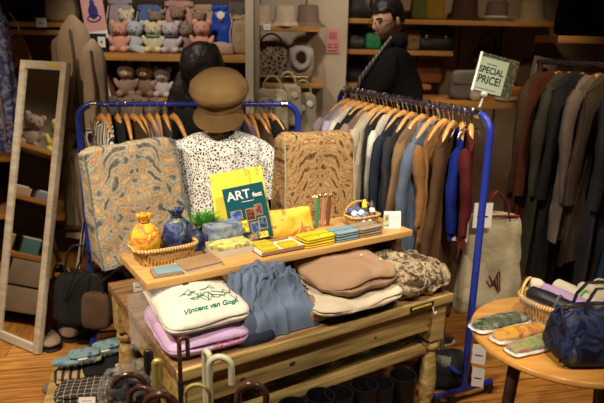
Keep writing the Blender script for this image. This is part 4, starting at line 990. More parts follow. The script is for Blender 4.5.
# poster card and black box
t = thing('display_card', 'tall pink card with a dark blue figure at the left end of the plush shelf', 'card', on(99, 3.80, ZL+.10), rot=(radians(-6), radians(-8), 0))
MB().box((0, 0, .13), (.135, .004, .30), 0).build('card', solid('pink_card', (.66, .34, .32), .6), t, False)
MB().box((0, -.003, -.0), (.135, .002, .045), 0).build('white_footer', M['paper'], t, False)
b = MB(); b.ball((0, -.003, .19), (.016, .002, .022)); b.ball((0, -.003, .14), (.03, .002, .045)); b.tube([(.04*cos(a), -.004, .10+.02*sin(a)) for a in [2*pi*k/20 for k in range(20)]], .004, 6, closed=True)
b.build('printed_figure', solid('print_navy', (.03, .03, .16), .5), t)
t = thing('card_stand', 'black box stand carrying the pink card', 'stand', on(101, 3.82, ZL)); MB().box((0, 0, .055), (.10, .06, .11), .004).build('box_body', M['ink'], t); MB().box((.022, -.032, .06), (.045, .003, .062), 0).build('white_label', M['paper'], t, False); MB().box((.022, -.034, .06), (.01, .002, .014), 0).build('printed_mark', M['ink'], t, False)
# row below
plush('pink cheeked plush rabbit sitting on the lower board under the pink bunny', 126, 3.86, 1.22, 1.25, fab('plush_dusty', (.40, .27, .22)), 'bunny', m2=M['sand'], group='plush toys on the lower board')
plush('plush rabbit in shade on the lower board under the green scarf bear', 145, 3.88, 1.22, 1.25, pbn, 'bunny', m2=M['sand'], group='plush toys on the lower board')
plush('grey plush bear on the lower board next to the black haired person', 162, 3.88, 1.22, 1.1, pw, group='plush toys on the lower board')
for i, (px_, c) in enumerate(((103, (.45, .25, .2)), (107, (.5, .35, .3)), (111, (.40, .16, .12)))):
    t = thing('picture_book', ['dusty pink picture book leaning leftmost under the plush shelf', 'pale pink picture book leaning in the middle under the plush shelf', 'dark rose picture book leaning rightmost under the plush shelf'][i], 'book', on(px_, 3.88, 1.22), rot=(0, -.18, 0), group='leaning picture books')
    MB().box((0, 0, .085), (.016, .12, .17), .001).build('cover', solid('book_%d' % i, c, .5), t, False); MB().box((0, .0, .088), (.011, .121, .166), 0).build('pages', M['paper'], t, False)
for i, (px_, c, s_) in enumerate(((110, (.18, .17, .15), .085), (132, (.35, .26, .17), .10), (152, (.25, .2, .15), .085))):
    t = thing('round_hat', ['grey round brimmed hat hanging left behind the left rack rail', 'tan round brimmed hat hanging in the middle behind the left rack rail', 'brown round brimmed hat hanging right behind the left rack rail'][i], 'hat', (D(px_, 97, 3.7).x, 3.725, 1.15), rot=(radians(75), 0, 0), group='round hats behind the left rack')
    MB().lathe([(0, .06), (.04, .058), (s_*.6, .045), (s_*.64, .01), (s_, 0), (s_, -.004), (0, -.003)], 28).build('crown_and_brim', fab('hatf_%d' % i, c), t)
    MB().tube([(s_*.645*cos(a), s_*.645*sin(a), .014) for a in [2*pi*k/24 for k in range(24)]], .004, 6, closed=True).build('ribbon', M['darkwood'], t)

# middle bay: hats, spotted bag, hooded bag, totes
ZM = D(285, 26, 4.3).z
def bucket(label, loc, s, m_, bandm=None, group=None, h=.10):
    t = thing('bucket_hat', label, 'hat', loc, group=group)
    MB().lathe([(0, h), (.055*s, h), (.07*s, h-.012), (.078*s, .045), (.085*s, .03), (.125*s, .004), (.128*s, 0), (.12*s, .0), (.08*s, .02), (0, .02)], 32, sy=.9).jitter(.004, 16, 3).build('crown_and_brim', m_, t)
    MB().tube([(.083*s*cos(a), .083*s*.9*sin(a), .034) for a in [2*pi*k/28 for k in range(28)]], .005, 6, flat=(2, .4), closed=True).build('band', bandm or m_, t); return t
hb = fab('beige_felt', (.50, .38, .25)); hb2 = fab('pale_beige_felt', (.60, .47, .33)); hb3 = fab('taupe_felt', (.22, .15, .11))
bucket('beige bucket hat, leftmost of the hats in the middle bay', Vector((D(260, 24, 4.4).x, 4.46, ZM)), 1.0, hb, group='bucket hats in the middle bay', h=.14)
bucket('pale beige bucket hat in the middle of the middle bay shelf', Vector((D(285, 24, 4.4).x, 4.40, ZM)), 1.0, hb2, group='bucket hats in the middle bay', h=.14)
bucket('taupe bucket hat, rightmost in the middle bay', Vector((D(308, 24, 4.4).x, 4.42, ZM)), 1.02, hb3, group='bucket hats in the middle bay', h=.15)
price_tag(D(267, 24, 4.28), 0, 'small white price tag hanging from the middle bay shelf edge', .05, .04, string=.02)
zz = D(310, 84, 4.35).z
def handbag(name, label, loc, w_, d, h, m_, handle=.08, flap=False, clasp=None, rz=0, mh=None, group=None, amp=.004, n=5):
    t = thing(name, label, 'bag', loc, rz, group=group)
    MB().slab((0, 0, h/2), (w_, d, h), n=n, cuts=12, nz=5, amp=amp, sc=14, seed=int(w_*1000), f=lambda p: (p.x*(1-.06*p.z), p.y*(1-.25*p.z), p.z)).build('bag_body', m_, t)
    if flap: MB().slab((0, -d*.40, h*.74), (w_*.93, d*.35, h*.5), n=6, cuts=6, nz=4).build('flap', mh or m_, t)
    if handle: MB().tube([(-w_*.28, 0, h-.015)]+[(w_*.28*-cos(radians(a)), 0, h-.01+handle*sin(radians(a))) for a in range(15, 180, 15)]+[(w_*.28, 0, h-.015)], .007, 8).build('handle', mh or m_, t)
    if clasp:
        for x in clasp: MB().ball((x*w_, -d*.55, h*.55), (.012, .008, .014), n=10).build('clasp', M['gold'], t)
    return t
handbag('shoulder_bag', 'spotted print bag hanging in the middle bay left of the white hooded bag', Vector((D(271, 60, 4.42).x, 4.44, zz+.02)), .25, .10, .27, M['leopard'], .06)
t = thing('hooded_bag', 'pale hooded soft bag with a dark round opening in the middle bay', 'bag', Vector((D(301, 60, 4.42).x, 4.44, zz)), 0)
MB().slab((0, 0, .15), (.19, .14, .30), n=2.6, cuts=14, nz=2.6, amp=.008, sc=14, seed=4).build('bag_body', fab('pale_plush', (.52, .44, .37)), t)
MB().tube([(.055*cos(a), -.068, .17+.065*sin(a)) for a in [2*pi*k/24 for k in range(24)]], .020, 10, closed=True).build('padded_rim', fab('pale_plush', (.52, .44, .37)), t)
MB().ball((0, -.06, .17), (.045, .012, .055)).build('opening', dkbrn, t)
tot = fab('natural_canvas', (.46, .38, .25))
for i, (px_, py_, w_, h_) in enumerate(((272, 112, .22, .30), (287, 104, .20, .28), (302, 114, .20, .30))):
    t = handbag('canvas_tote', ['natural canvas tote hanging leftmost below the spotted bag', 'natural canvas tote hanging in the middle below the spotted bag', 'natural canvas tote with pale prints hanging rightmost below the hooded bag'][i], D(px_, py_+22, 4.0+.07*i), w_, .05, h_, tot, .09, mh=tot, group='canvas totes in the middle bay', amp=.01)
    t['category'] = 'bag'
    for k in range(3): MB().slab((-.05+.05*k, -.03, h_*.75-.03*(k % 2)), (.045, .006, .04), (0, .4*k, 0), n=3, cuts=4).build('printed_patch', M['paper'] if i == 2 else M['sand'], t)
# rail for totes
tag(MB().tube([(-.30, 4.07, D(290, 92, 4.07).z+.10), (.02, 4.07, D(290, 92, 4.07).z+.10)], .006, 8).build('hanging_rail', M['gold'], None), 'thin brass rail holding the canvas totes in the middle bay', 'rail')
# pink poster on the pier
q = D(333, 41, 4.585); t = thing('wall_poster', 'small pink poster with red lettering on the pale pier', 'poster', (q.x, 4.585, q.z))
MB().box((0, 0, 0), (.10, .004, .175), 0).build('poster_sheet', solid('poster_pink', (.62, .30, .30), .7), t, False)
b = MB(); b.box((0, -.003, .04), (.06, .002, .05), 0); b.build('picture_block', solid('poster_rose', (.5, .14, .15), .7), t, False)
b = MB(); [b.box((x, -.003, -.045+.02*(k)), (.03, .002, .009), 0) for k in range(2) for x in (-.022, .022)]; b.box((0, -.003, -.07), (.07, .002, .008), 0); b.build('printed_lines', solid('poster_red', (.45, .03, .05), .7), t, False)

# ---- right bag wall
def S(px_, z, Y=5.0): return Vector((D(px_, 40, Y).x, Y, z))
olive = fab('olive_leather', (.10, .10, .03), bump=.1); must = fab('mustard', (.24, .15, .02)); gr_ = fab('grey_canvas', (.16, .14, .12))
BL = M['blackleather']
handbag('handbag', 'black handbag at the left end of the top bag shelf', S(356, ZR1), .24, .12, .22, BL, .06)
handbag('handbag', 'dark olive bag right of the man on the top bag shelf', S(417, ZR1), .13, .11, .2, olive, .0)
handbag('handbag', 'mustard bag on the top bag shelf', S(432, ZR1), .15, .11, .22, must, .0)
bucket('dark brown wide hat on the top bag shelf', S(462, ZR1), 1.35, dkbrn, h=.19)
bucket('grey brown hat with a pale rim on the top bag shelf', S(494, ZR1), 1.15, fab('grey_brown_felt', (.14, .10, .08)), M['sand'], h=.16)
bucket('beige bucket hat on the top bag shelf near the right end', S(529, ZR1), 1.25, fab('sand_felt', (.36, .27, .16)), h=.17)
handbag('handbag', 'black handbag at the left end of the second bag shelf', S(357, ZR2), .18, .12, .16, BL, .03)
handbag('handbag', 'small bright green bag in front of the man on the second bag shelf', S(373, ZR2, 4.93), .12, .07, .14, solid('bright_green', (.01, .20, .06), .5), .0)
t = handbag('handbag', 'glossy black satchel with brass clasps on the second bag shelf', S(434, ZR2, 4.98), .31, .14, .19, BL, .05, True, (-.25, .25))
handbag('handbag', 'small tan bag beside the man on the second bag shelf', S(413, ZR2, 4.93), .10, .08, .16, fab('tan_bag', (.25, .15, .08)), .0, clasp=(0,))
handbag('handbag', 'black bag at the left end of the third bag shelf', S(357, ZR3), .20, .12, .19, BL, .02)
handbag('handbag', 'reddish brown leather bag on the third bag shelf', S(431, ZR3-.0), .22, .12, .19, fab('red_brown', (.22, .07, .02), bump=.1), .0)
handbag('handbag', 'large grey canvas bag with a folded top behind the right rack', Vector((D(466, 80, 4.2).x, 4.2, ZR4)), .22, .12, .20, gr_, .0, True, mh=fab('grey_flap', (.24, .21, .18)))
t = handbag('shoulder_bag', 'small maroon shoulder bag hanging under the top bag shelf', Vector((D(487, 60, 5.1).x, 5.12, D(487, 66, 5.1).z)), .24, .07, .15, fab('maroon_bag', (.07, .02, .025)), .12)
handbag('handbag', 'large dark bag standing on the upper right shelf', Vector((1.80, 3.68, D(580, 36, 3.5).z)), .30, .14, .22, dkbrn, .06)
t = handbag('handbag', 'brown slouchy bag at the top right corner', Vector((2.02, 3.62, D(580, 36, 3.5).z)), .2, .14, .24, fab('slouch_brown', (.14, .08, .05)), .06)
handbag('handbag', 'black bag on the left of the upper right shelf', Vector((1.56, 3.66, D(580, 36, 3.5).z)), .18, .14, .25, M['black'], .0)
# round brown bag hanging behind the sign
q = D(545, 66, 5.18); t = thing('shoulder_bag', 'rounded brown shoulder bag hanging on the panel wall right of the sign', 'bag', (q.x, 5.19, q.z))
MB().slab((0, 0, -.09), (.48, .10, .34), n=2.5, cuts=14, nz=2.3, amp=.008).build('bag_body', fab('round_brown', (.15, .10, .06)), t)
MB().tube(arc((0, 0, -.02), .12, 0, 180, 14, 'xz', .20), .010, 8).build('strap', fab('round_brown', (.15, .10, .06)), t)
# picture frames leaning and folded cloths on the low right shelf
q = D(540, 104, 4.1); t = thing('framed_print', 'pale framed print with a dark figure leaning on the low right shelf', 'picture frame', (q.x, 4.15, ZR4), rot=(radians(-12), radians(10), 0))
MB().box((0, 0, .15), (.17, .015, .30), .003)  .build('frame_edge', hb2, t, False); MB().box((0, -.009, .15), (.13, .004, .25), 0).build('print_sheet', M['paper'], t, False); MB().slab((0, -.012, .16), (.06, .003, .14), n=3, cuts=5).build('printed_figure', M['ink'], t)
for i, (px_, Y, c, w_, h_) in enumerate(((512, 4.12, (.70, .68, .60), .22, .03), (528, 4.12, (.62, .6, .5), .18, .028), (518, 4.16, (.68, .30, .03), .24, .05))):
    t = thing('folded_cloth', ['white folded cloth on the low right shelf, left of the pair', 'pale folded cloth on the low right shelf, right of the pair', 'orange folded cloth behind the white ones on the low right shelf'][i], 'folded cloth', Vector((D(px_, 100, Y).x, Y+(.09 if i == 2 else 0), ZR4)))
    MB().slab((0, 0, h_*(.5 if i < 2 else .9)), (w_, .12, h_*(1 if i < 2 else 1.8)), n=5, cuts=8, amp=.004, sc=18, seed=i).build('cloth', fab('cl_%d' % i, c), t)
# plush / small things behind the sign
tag(MB().slab((0, 0, .05), (.07, .06, .10), n=2.4, cuts=8, amp=.006, sc=20).build('ornament', M['cream'], loc=Vector((D(476, 90, 4.1).x, 4.1, ZR4))), 'small pale ornament on the low shelf left of the sign clip', 'ornament')

# ---- SPECIAL PRICE sign clipped on the near end of the right rack
sg = D(489, 93, 2.55); t = thing('price_sign', 'pale green SPECIAL PRICE sign clipped above the near end of the right rack', 'sign', (sg.x, 2.56, sg.z), rot=(radians(-8), radians(13), .05)); t.scale = (.88, .88, .88)
MB().box((.012, .004, .085), (.20, .006, .185), .002).build('frame', mat('dark_floral_frame', (.02, .045, .03), (.20, .09, .04), scale=90, lo=.5, hi=.62, rough=.4), t, False)
MB().box((-.013, 0, .078), (.15, .003, .160), 0).build('sign_card', solid('sage_card', (.30, .36, .26), .6), t, False)
MB().box((-.083, -.001, .085), (.010, .01, .185), .002).build('white_edge', M['paper'], t, False)  # plain white strip down the left side of the sign
dk = solid('dark_green_ink', (.01, .02, .015), .5)
text('SPECIAL', .043, dk, t, (-.013, -.0018, .100), (pi/2, 0, 0), sx=.80, ext=.0004, bold=.0009)
text('PRICE!', .052, dk, t, (-.013, -.0018, .055), (pi/2, 0, 0), sx=.80, ext=.0004, bold=.0011)
MB().box((-.018, -.002, .130), (.05, .0006, .003), 0).build('printed_line', dk, t, False)
MB().box((-.018, -.002, .012), (.10, .0006, .002), 0).build('printed_line', dk, t, False)
b = MB(); b.tube([(0, .006, .0), (-.015, .01, -.03), (-.02, .01, -.075)], .006, 8); b.ball((-.018, .0, -.012), (.018, .012, .014)); b.build('clear_clip', solid('clear_clip', (.6, .58, .5), .15, alpha=.7), t)

# ================================================================== FAR RIGHT GARMENTS
QA = D(560, 56, 3.55); RA = Vector((1.32, 3.50, 0)); RB = Vector((2.35, 2.35, 0)); HF = 1.50
t = thing('garment_rail', 'long dark garment rail at the right side of the shop', 'garment rail', RA, math.atan2((RB-RA).y, (RB-RA).x))
Lf = (RB-RA).length
MB().tube([(0, 0, HF), (Lf, 0, HF)], .013, 12).build('rail', M['steelrail'], t)
for x in (.02, Lf-.02): MB().tube([(x, 0, 0), (x, 0, HF)], .015, 12).build('post', M['darkwood'], t)
for x in (.02, Lf-.02): MB().tube([(x, -.22, .018), (x, .22, .018)], .015, 12).build('foot_bar', M['darkwood'], t)
DF = (RB-RA).normalized(); rzF = radians(36)
gy = fab('grey_taupe_knit', (.16, .125, .10)); dn = fab('dark_indigo', (.02, .045, .09)); rst = fab('rust', (.07, .020, .008)); ol2 = fab('dark_olive', (.05, .045, .03))
rib = mat('dark_ribbed_brown', (.03, .018, .012), (.055, .033, .022), kind='bands', scale=30, rough=.9)
fr = [(.05, 'coat', 'brown jacket at the far left end of the right garment rail', 'coat', dkbrn, .75), (.085, 'shirt', 'rust coloured shirt near the left end of the right garment rail', 'shirt', rst, .8), (.125, 'coat', 'dark olive brown quilted coat on the right garment rail', 'coat', ol2, .85),
      (.17, 'coat', 'long black coat left of the grey cardigan, far right rail', 'coat', M['black'], .95), (.22, 'cardigan', 'grey taupe knit cardigan on the right garment rail', 'cardigan', gy, .65), (.28, 'jacket', 'dark brown ribbed jacket on the right garment rail', 'jacket', rib, .75),
      (.34, 'coat', 'black hooded coat with a button on the right garment rail', 'coat', char, .9), (.41, 'jacket', 'dark indigo denim jacket on the right garment rail', 'jacket', dn, .8), (.48, 'shirt', 'brown shirt right of the indigo jacket on the right garment rail', 'shirt', brn, .75), (.56, 'coat', 'dark grey coat at the right end of the garment rail', 'coat', char, .95)]
for i, (k, nm_, lb, ct, mt, L_) in enumerate(fr):
    p = RA.lerp(RB, k)+Vector((0, 0, HF)); wb = [.05, -.05, .08, 0, .1, -.04, .04, 0, .06, 0][i]
    hanger('wooden hanger holding the '+lb, p, rzF+wb)
    garment(nm_, lb, ct, p, rzF+wb, mt, min(1.2, L_*1.25), .23, .05, .58, .060, seed=i*3.1, collar=mt if i % 2 else None, drop=-.025)
# cream tote bag with dark red trim hanging at the near end of the right rack
q = D(490, 306, 2.72); t = thing('canvas_tote', 'tall cream tote bag with dark red handles hanging behind the blue post', 'bag', (q.x-.02, 2.74, q.z-.02), rot=(0, 0, .1))
ct_ = fab('cream_tote_canvas', (.44, .39, .25)); rt = fab('dark_red_trim', (.16, .02, .03))
MB().slab((0, 0, .235), (.36, .06, .51), n=8, cuts=16, nz=8, amp=.012, sc=9, seed=5, f=lambda p: (p.x*(1-.30*(p.z+1)/2), p.y, p.z)).build('bag_body', ct_, t)
MB().tube([(-.108, -.030, .485), (0, -.033, .487), (.108, -.030, .485)], .006, 8).build('top_trim', rt, t)
for s in (-1, 1): MB().tube([(-.07, s*.025, .44), (-.05, s*.02, .55), (0, 0, .60), (.05, s*.02, .55), (.07, s*.025, .44)], .008, 8, flat=(1, .5)).build('handle', rt, t)
b = MB(); [b.tube([(-.02+.012*k, -.034, .16+.03*sin(k*2)), (.01*k, -.036, .13+.02*k), (.02+.008*k, -.034, .12+.025*cos(k))], .003, 6) for k in range(5)]; b.build('printed_sprig', rt, t)
price_tag(D(484, 203, 2.66), .1, 'large white paper tag tied to the cream tote bag, right of the blue post', .09, .12, string=.03)
price_tag(D(462, 214, 2.60), -.3, 'folded white paper tag left of the blue post', .07, .13, string=.03)
price_tag(D(480, 345, 2.28), -.35, 'white tag hanging low in front of the blue post, upper one', .055, .09)
price_tag(D(479, 368, 2.28), -.25, 'white tag hanging low in front of the blue post, lower one', .05, .09, string=.01)

# ================================================================== ROUND TABLE AT THE RIGHT
RC = Vector((.955, 1.965, 0)); RZ = .60; RR_ = .325
t = thing('round_table', 'round orange wooden table at the lower right', 'table', RC)
MB().lathe([(0, -.028), (RR_-.012, -.028), (RR_, -.018), (RR_, -.006), (RR_-.006, 0), (0, 0)], 72, (0, 0, RZ)).build('tabletop', M['roundtop'], t)
for k in range(4):
    a = radians(20+90*k); MB().tube([(cos(a)*.20, sin(a)*.20, RZ-.03), (cos(a)*.24, sin(a)*.24, 0)], [.022, .016], 12).build('leg', M['darkwood'], t)
MB().tube([(.15*cos(a), .15*sin(a), RZ-.045) for a in [2*pi*k/32 for k in range(32)]], .016, 8, closed=True).build('underframe_ring', M['darkwood'], t)
def pack(label, px_, py_, rz, L_, w_, h, m_, seed):
    t = thing('folded_bag_pack', label, 'folded bag pack', W(px_, py_, RZ), rz, group='rolled printed bags in clear wrap')
    MB().slab((0, 0, h*.5), (L_*.92, w_*.86, h*.9), n=4, cuts=12, nz=2.5, amp=.006, sc=20, seed=seed).build('rolled_bag', m_, t)
    MB().slab((0, 0, h*.5), (L_, w_, h), n=5, cuts=14, nz=2.5, amp=.006, sc=30, seed=seed+1).build('clear_wrap', M['wrap'], t)
    MB().slab((0, .0, .010), (L_*1.0, w_*.98, .016), n=6, cuts=8, amp=.004, sc=30).build('white_backing', M['paper'], t); return t
g1 = mat('green_black_print', (0, 0, 0), cols=[(.3, (.012, .02, .012)), (.5, (.06, .10, .03)), (.6, (.34, .32, .22)), (.68, (.03, .04, .03))], scale=28, rough=.35, dist=(20, .05))
g2 = mat('orange_amber_print', (0, 0, 0), cols=[(.3, (.35, .04, .02)), (.45, (.80, .34, .01)), (.6, (.75, .48, .02)), (.7, (.2, .07, .02))], scale=26, rough=.35, dist=(20, .05))
g3 = mat('green_pink_print', (0, 0, 0), cols=[(.3, (.10, .30, .05)), (.45, (.30, .42, .08)), (.55, (.65, .14, .16)), (.62, (.55, .5, .3)), (.7, (.08, .2, .04))], scale=26, rough=.35, dist=(20, .05))
pack('green and black rolled bag pack, furthest on the round table', 500, 326, .42, .26, .085, .040, g1, 3)
pack('orange rolled bag pack in the middle on the round table', 520, 337, .42, .25, .075, .040, g2, 5)
pack('green and pink rolled bag pack, nearest on the round table', 534, 349, .42, .23, .075, .042, g3, 7)
bc = W(544, 328, RZ)
BKX = Vector((.985, 2.03, RZ))
t = basket('wicker_basket', 'oval wicker basket full of rolled bags on the round table', BKX, -.75, .28, .16, .085, 1.22, 2.6, .010)
MB().tube(arc((-.155, 0, .09), .05, -60, 240, 16, 'yz', .05), .007, 8).build('handle', M['rim'], t)
MB().tube(arc((.155, 0, .09), .05, -60, 240, 16, 'yz', .05), .007, 8).build('handle', M['rim'], t)
lil = fab('lilac_nylon', (.45, .30, .50)); grn = fab('bright_green_cloth', (.10, .40, .08)); crm = fab('cream_cloth', (.62, .55, .42))
def roll(name, label, off, rz, ry, L_, r, m_, m2=None, cat='rolled bag'):
    t = thing(name, label, cat, BKX+Vector(off), rot=(0, ry, rz))
    MB().tube([(-L_/2, 0, 0), (-L_/2+.01, 0, 0), (-L_*.2, 0, .002), (L_*.2, 0, 0), (L_/2-.01, 0, 0), (L_/2, 0, 0)], [r*.6, r*.95, r, r*1.02, r*.95, r*.6], 18).jitter(.005, 26, L_*50).build('roll', m_, t)
    if m2: MB().tube([(0, r*1.05*cos(a), r*1.05*sin(a)) for a in [2*pi*k/20 for k in range(20)]], .006, 8, closed=True).build('band', m2, t)
    return t
cdir = Vector((cos(-.75), sin(-.75), 0)); nd = Vector((-sin(-.75), cos(-.75), 0))
roll('folded_umbrella', 'black rolled umbrella lying in the front of the oval basket', cdir*-.02+nd*-.05+Vector((0, 0, .095)), -.75, .12, .22, .030, solid('black_nylon', (.015, .015, .018), .4), solid('dark_grey_band', (.10, .09, .09), .5), 'umbrella')
roll('rolled_bag', 'white wrapped roll at the front edge of the oval basket', cdir*-.04+nd*-.085+Vector((0, 0, .075)), -.75, .1, .20, .018, M['wrap'])
roll('rolled_bag', 'lilac rolled bag behind the black umbrella in the basket', cdir*-.01+nd*-.0+Vector((0, 0, .105)), -.75, .1, .19, .026, lil)
roll('rolled_bag', 'cream rolled bag next to the lilac one in the basket', cdir*.03+nd*.05+Vector((0, 0, .10)), -.85, .2, .22, .030, crm, grn)
q = roll('rolled_bag', 'cream cloth bundle at the left end of the basket', cdir*-.13+nd*.02+Vector((0, 0, .115)), -.1, .0, .05, .026, crm)
t = thing('cloth_pouch', 'green and white round pouch with a black zip at the right of the basket', 'pouch', BKX+cdir*.155+nd*-.01+Vector((0, 0, .10)), rot=(radians(50), 0, -.3))
MB().ball((0, 0, 0), (.048, .048, .026)).build('pouch_body', grn, t); MB().ball((0, .012, .016), (.036, .028, .016)).build('white_panel', M['paper'], t)
MB().tube([(.047*cos(a), .047*sin(a), .004) for a in [2*pi*k/28 for k in range(28)]], .006, 8, closed=True).build('zip', M['ink'], t); MB().ball((0, .012, .032), (.008, .006, .003), n=8).build('printed_mark', M['ink'], t)
for i, (ox, oy, c) in enumerate(((.06, .13, crm), (.12, .10, M['sand']))):
    q = roll('rolled_bag', ['cream corded bag at the back right of the oval basket', 'sand coloured cloth at the right end of the oval basket'][i], cdir*ox+nd*oy+Vector((0, 0, .11)), -.5+.3*i, .1, .14, .026, c)
    MB().tube(arc((0, 0, .03), .025, 0, 180, 10, 'xz'), .004, 6).build('cord', c, q)
q = W(598, 305, RZ); t = thing('cloth_case', 'cream case with a small red emblem at the right picture edge', 'case', (1.16, 2.10, RZ+.002), rot=(0, 0, .3))
MB().slab((0, 0, .075), (.10, .09, .15), n=4, cuts=8, amp=.004).build('case_body', crm, t); MB().ball((-.01, -.046, .10), (.010, .003, .010), n=8).build('emblem', rt, t)
# navy bag
swirl = mat('navy_night_print', (0, 0, 0), cols=[(.36, (.003, .004, .014)), (.45, (.005, .007, .03)), (.50, (.03, .045, .13)), (.54, (.004, .006, .02)), (.60, (.02, .035, .10)), (.68, (.16, .18, .10))], scale=13, rough=.6, dist=(10, .12))
q = W(583, 372, RZ); t = thing('boston_bag', 'navy night pattern bag standing at the front of the round table', 'bag', (.975, 1.80, RZ), rot=(0, 0, .12))
MB().slab((0, 0, .095), (.29, .15, .19), n=8, cuts=16, nz=4, amp=.005, sc=12, seed=9, f=lambda p: (p.x*(1-.06*p.z), p.y*(1-.28*p.z), p.z)).build('bag_body', swirl, t)
MB().tube([(-.142, -.055, .02), (-.138, -.04, .15), (-.13, 0, .188), (-.13, .03, .15)], .004, 8).build('piping', M['ink'], t)
for s in (-1, 1): MB().tube([(-.07, s*.04, .16), (-.062, s*.032, .22), (-.035, s*.025, .26), (.035, s*.025, .26), (.062, s*.032, .22), (.07, s*.04, .16)], .007, 8, flat=(1, .6)).build('handle', M['ink'], t)
MB().tube([(-.13, 0, .19), (.13, 0, .19)], .004, 6).build('zip', M['gold'], t)
for i, (x, z) in enumerate(((.02, .10), (-.07, .12), (.07, .05))): MB().ball((x, -.074+.02*(z/.19), z), (.010, .003, .010), n=10).build('printed_star', solid('muted_gold', (.28, .24, .08), .6), t)

# ================================================================== LEFT SIDE: coats, mirror, bags
bge = fab('beige_felt_coat', (.33, .24, .16)); bge2 = fab('pale_beige_coat', (.40, .31, .22))
def longcoat(label, px_, py0, py1, Y, w_, m_, rz, seed, th=.10, roundtop=.35):
    p0 = D(px_, py0, Y); p1 = D(px_, py1, Y); L_ = p0.z-p1.z
    t = thing('long_coat', label, 'coat', (p0.x, Y, p1.z), rz)
    def f(u_, v_):
        a = 2*pi*u_; k = v_; z = L_*(1-k)
        top = min(1, (k*L_)/(w_*roundtop*2)+.0); hw = w_/2*(max(0.02, 1-(1-top)**2)**.5)*(1+.15*k); hd = th/2*(max(.02, 1-(1-top)**2)**.5)
        rp = 1+.10*sin(a*6+seed+k*2)*min(1, k*2)
        return (cos(a)*hw*rp, sin(a)*hd*rp, z)
    MB().surf(f, 44, 26, cu=True, cap=True).jitter(.008, 8, seed).build('coat_body', m_, t)
    b = MB(); b.tube([(.0, -th*.5, L_*.94), (w_*.1, -th*.58, L_*.75), (w_*.05, -th*.60, L_*.45), (w_*.12, -th*.60, L_*.1)], .006, 6); b.build('front_seam', fab('seam_brown', (.16, .11, .07)), t)
    return t
t = longcoat('beige felt coat with a rounded top hanging furthest left above the mirror', 72, 15, 232, 3.25, .185, bge, 0, 1, roundtop=.55)
t = longcoat('beige felt coat hanging in front of the plush shelf, right of the other one', 92, 39, 212, 3.15, .115, bge2, .1, 4, roundtop=.5)
t = longcoat('narrow brown coat just left of the rounded beige one', 59, 36, 150, 3.35, .09, fab('brownish_felt', (.20, .13, .08)), 0, 7)
MB().tube([D(73, 55, 3.17), D(74, 85, 3.16), D(70, 118, 3.16)], .012, 8, flat=(1, .4)).build('scarf', bge2, None)
tag([o_ for o_ in bpy.data.objects if o_.name.startswith('scarf') and not o_.parent][0], 'pale beige scarf end draped down between the two beige coats', 'scarf')
t = tag(MB().tube([(-2.3, 3.38, 2.2), (-.78, 3.38, 2.2)], .012, 10).build('hanging_rail', M['steelrail'], None), 'dark ceiling-hung rail carrying the beige coats', 'rail')
b = MB(); [b.tube([(x, 3.38, 2.2), (x, 3.38, 2.8)], .006, 6) for x in (-2.2, -.9)]; b.build('hanging_rods', M['steelrail'], t)
tc = longcoat('pleated khaki skirt hanging below the beige coats beside the blue post', 74, 148, 236, 3.12, .14, fab('khaki_pleats', (.28, .22, .13)), 0, 9, th=.07); tc.name = 'pleated_skirt'; tc['category'] = 'skirt'
# tan bag with strap on wooden hanger
q = D(23, 62, 3.5); t = thing('shoulder_bag', 'tan brown bag with a strap hanging at the upper left above the mirror', 'bag', (q.x, 3.5, q.z), rot=(0, -.25, 0))
MB().slab((0, 0, .06), (.11, .04, .17), n=6, cuts=8, nz=6, amp=.006, f=lambda p: (p.x*(1-.15*p.z), p.y, p.z)).build('bag_body', fab('tan_suede', (.30, .17, .08)), t)
MB().box((-.03, 0, .22), (.035, .02, .22), .006, rot=(0, -.05, 0)).build('strap', M['hangwood'], t); MB().tube([(.03, 0, .13), (.045, 0, .2), (.02, 0, .27)], .003, 6).build('cord', M['sand'], t)
# garment at far left edge
fl = mat('dark_floral', (0, 0, 0), cols=[(.3, (.01, .01, .02)), (.48, (.03, .03, .09)), (.56, (.15, .14, .2)), (.62, (.01, .012, .03)), (.75, (.10, .05, .12))], scale=22, rough=.8)
t = longcoat('dark blue floral garment at the left picture edge', -6, 8, 150, 3.3, .13, fl, 0, 12); t.name = 'blouse'; t['category'] = 'blouse'
# upper left shelf contents
ZU = D(45, 22, 3.9).z
t = MB().box((0, 0, -.015), (.62, .3, .03), .003).build('wall_shelf', M['shelfwood'], loc=(D(47, 22, 3.9).x, 4.04, ZU)); tag(t, 'short wooden shelf at the upper left with a white price tag', 'shelf')
handbag('handbag', 'black bag on the upper left shelf', Vector((D(30, 22, 4).x, 4.02, ZU)), .26, .12, .2, M['black'], .04)
handbag('handbag', 'beige woven bag on the upper left shelf beside the pink card', Vector((D(62, 22, 4).x, 4.02, ZU)), .19, .12, .19, fab('woven_straw', (.38, .26, .14)), .03)
price_tag(D(41, 18, 3.86), 0, 'white price tag hanging from the upper left shelf', .065, .055, string=.05)

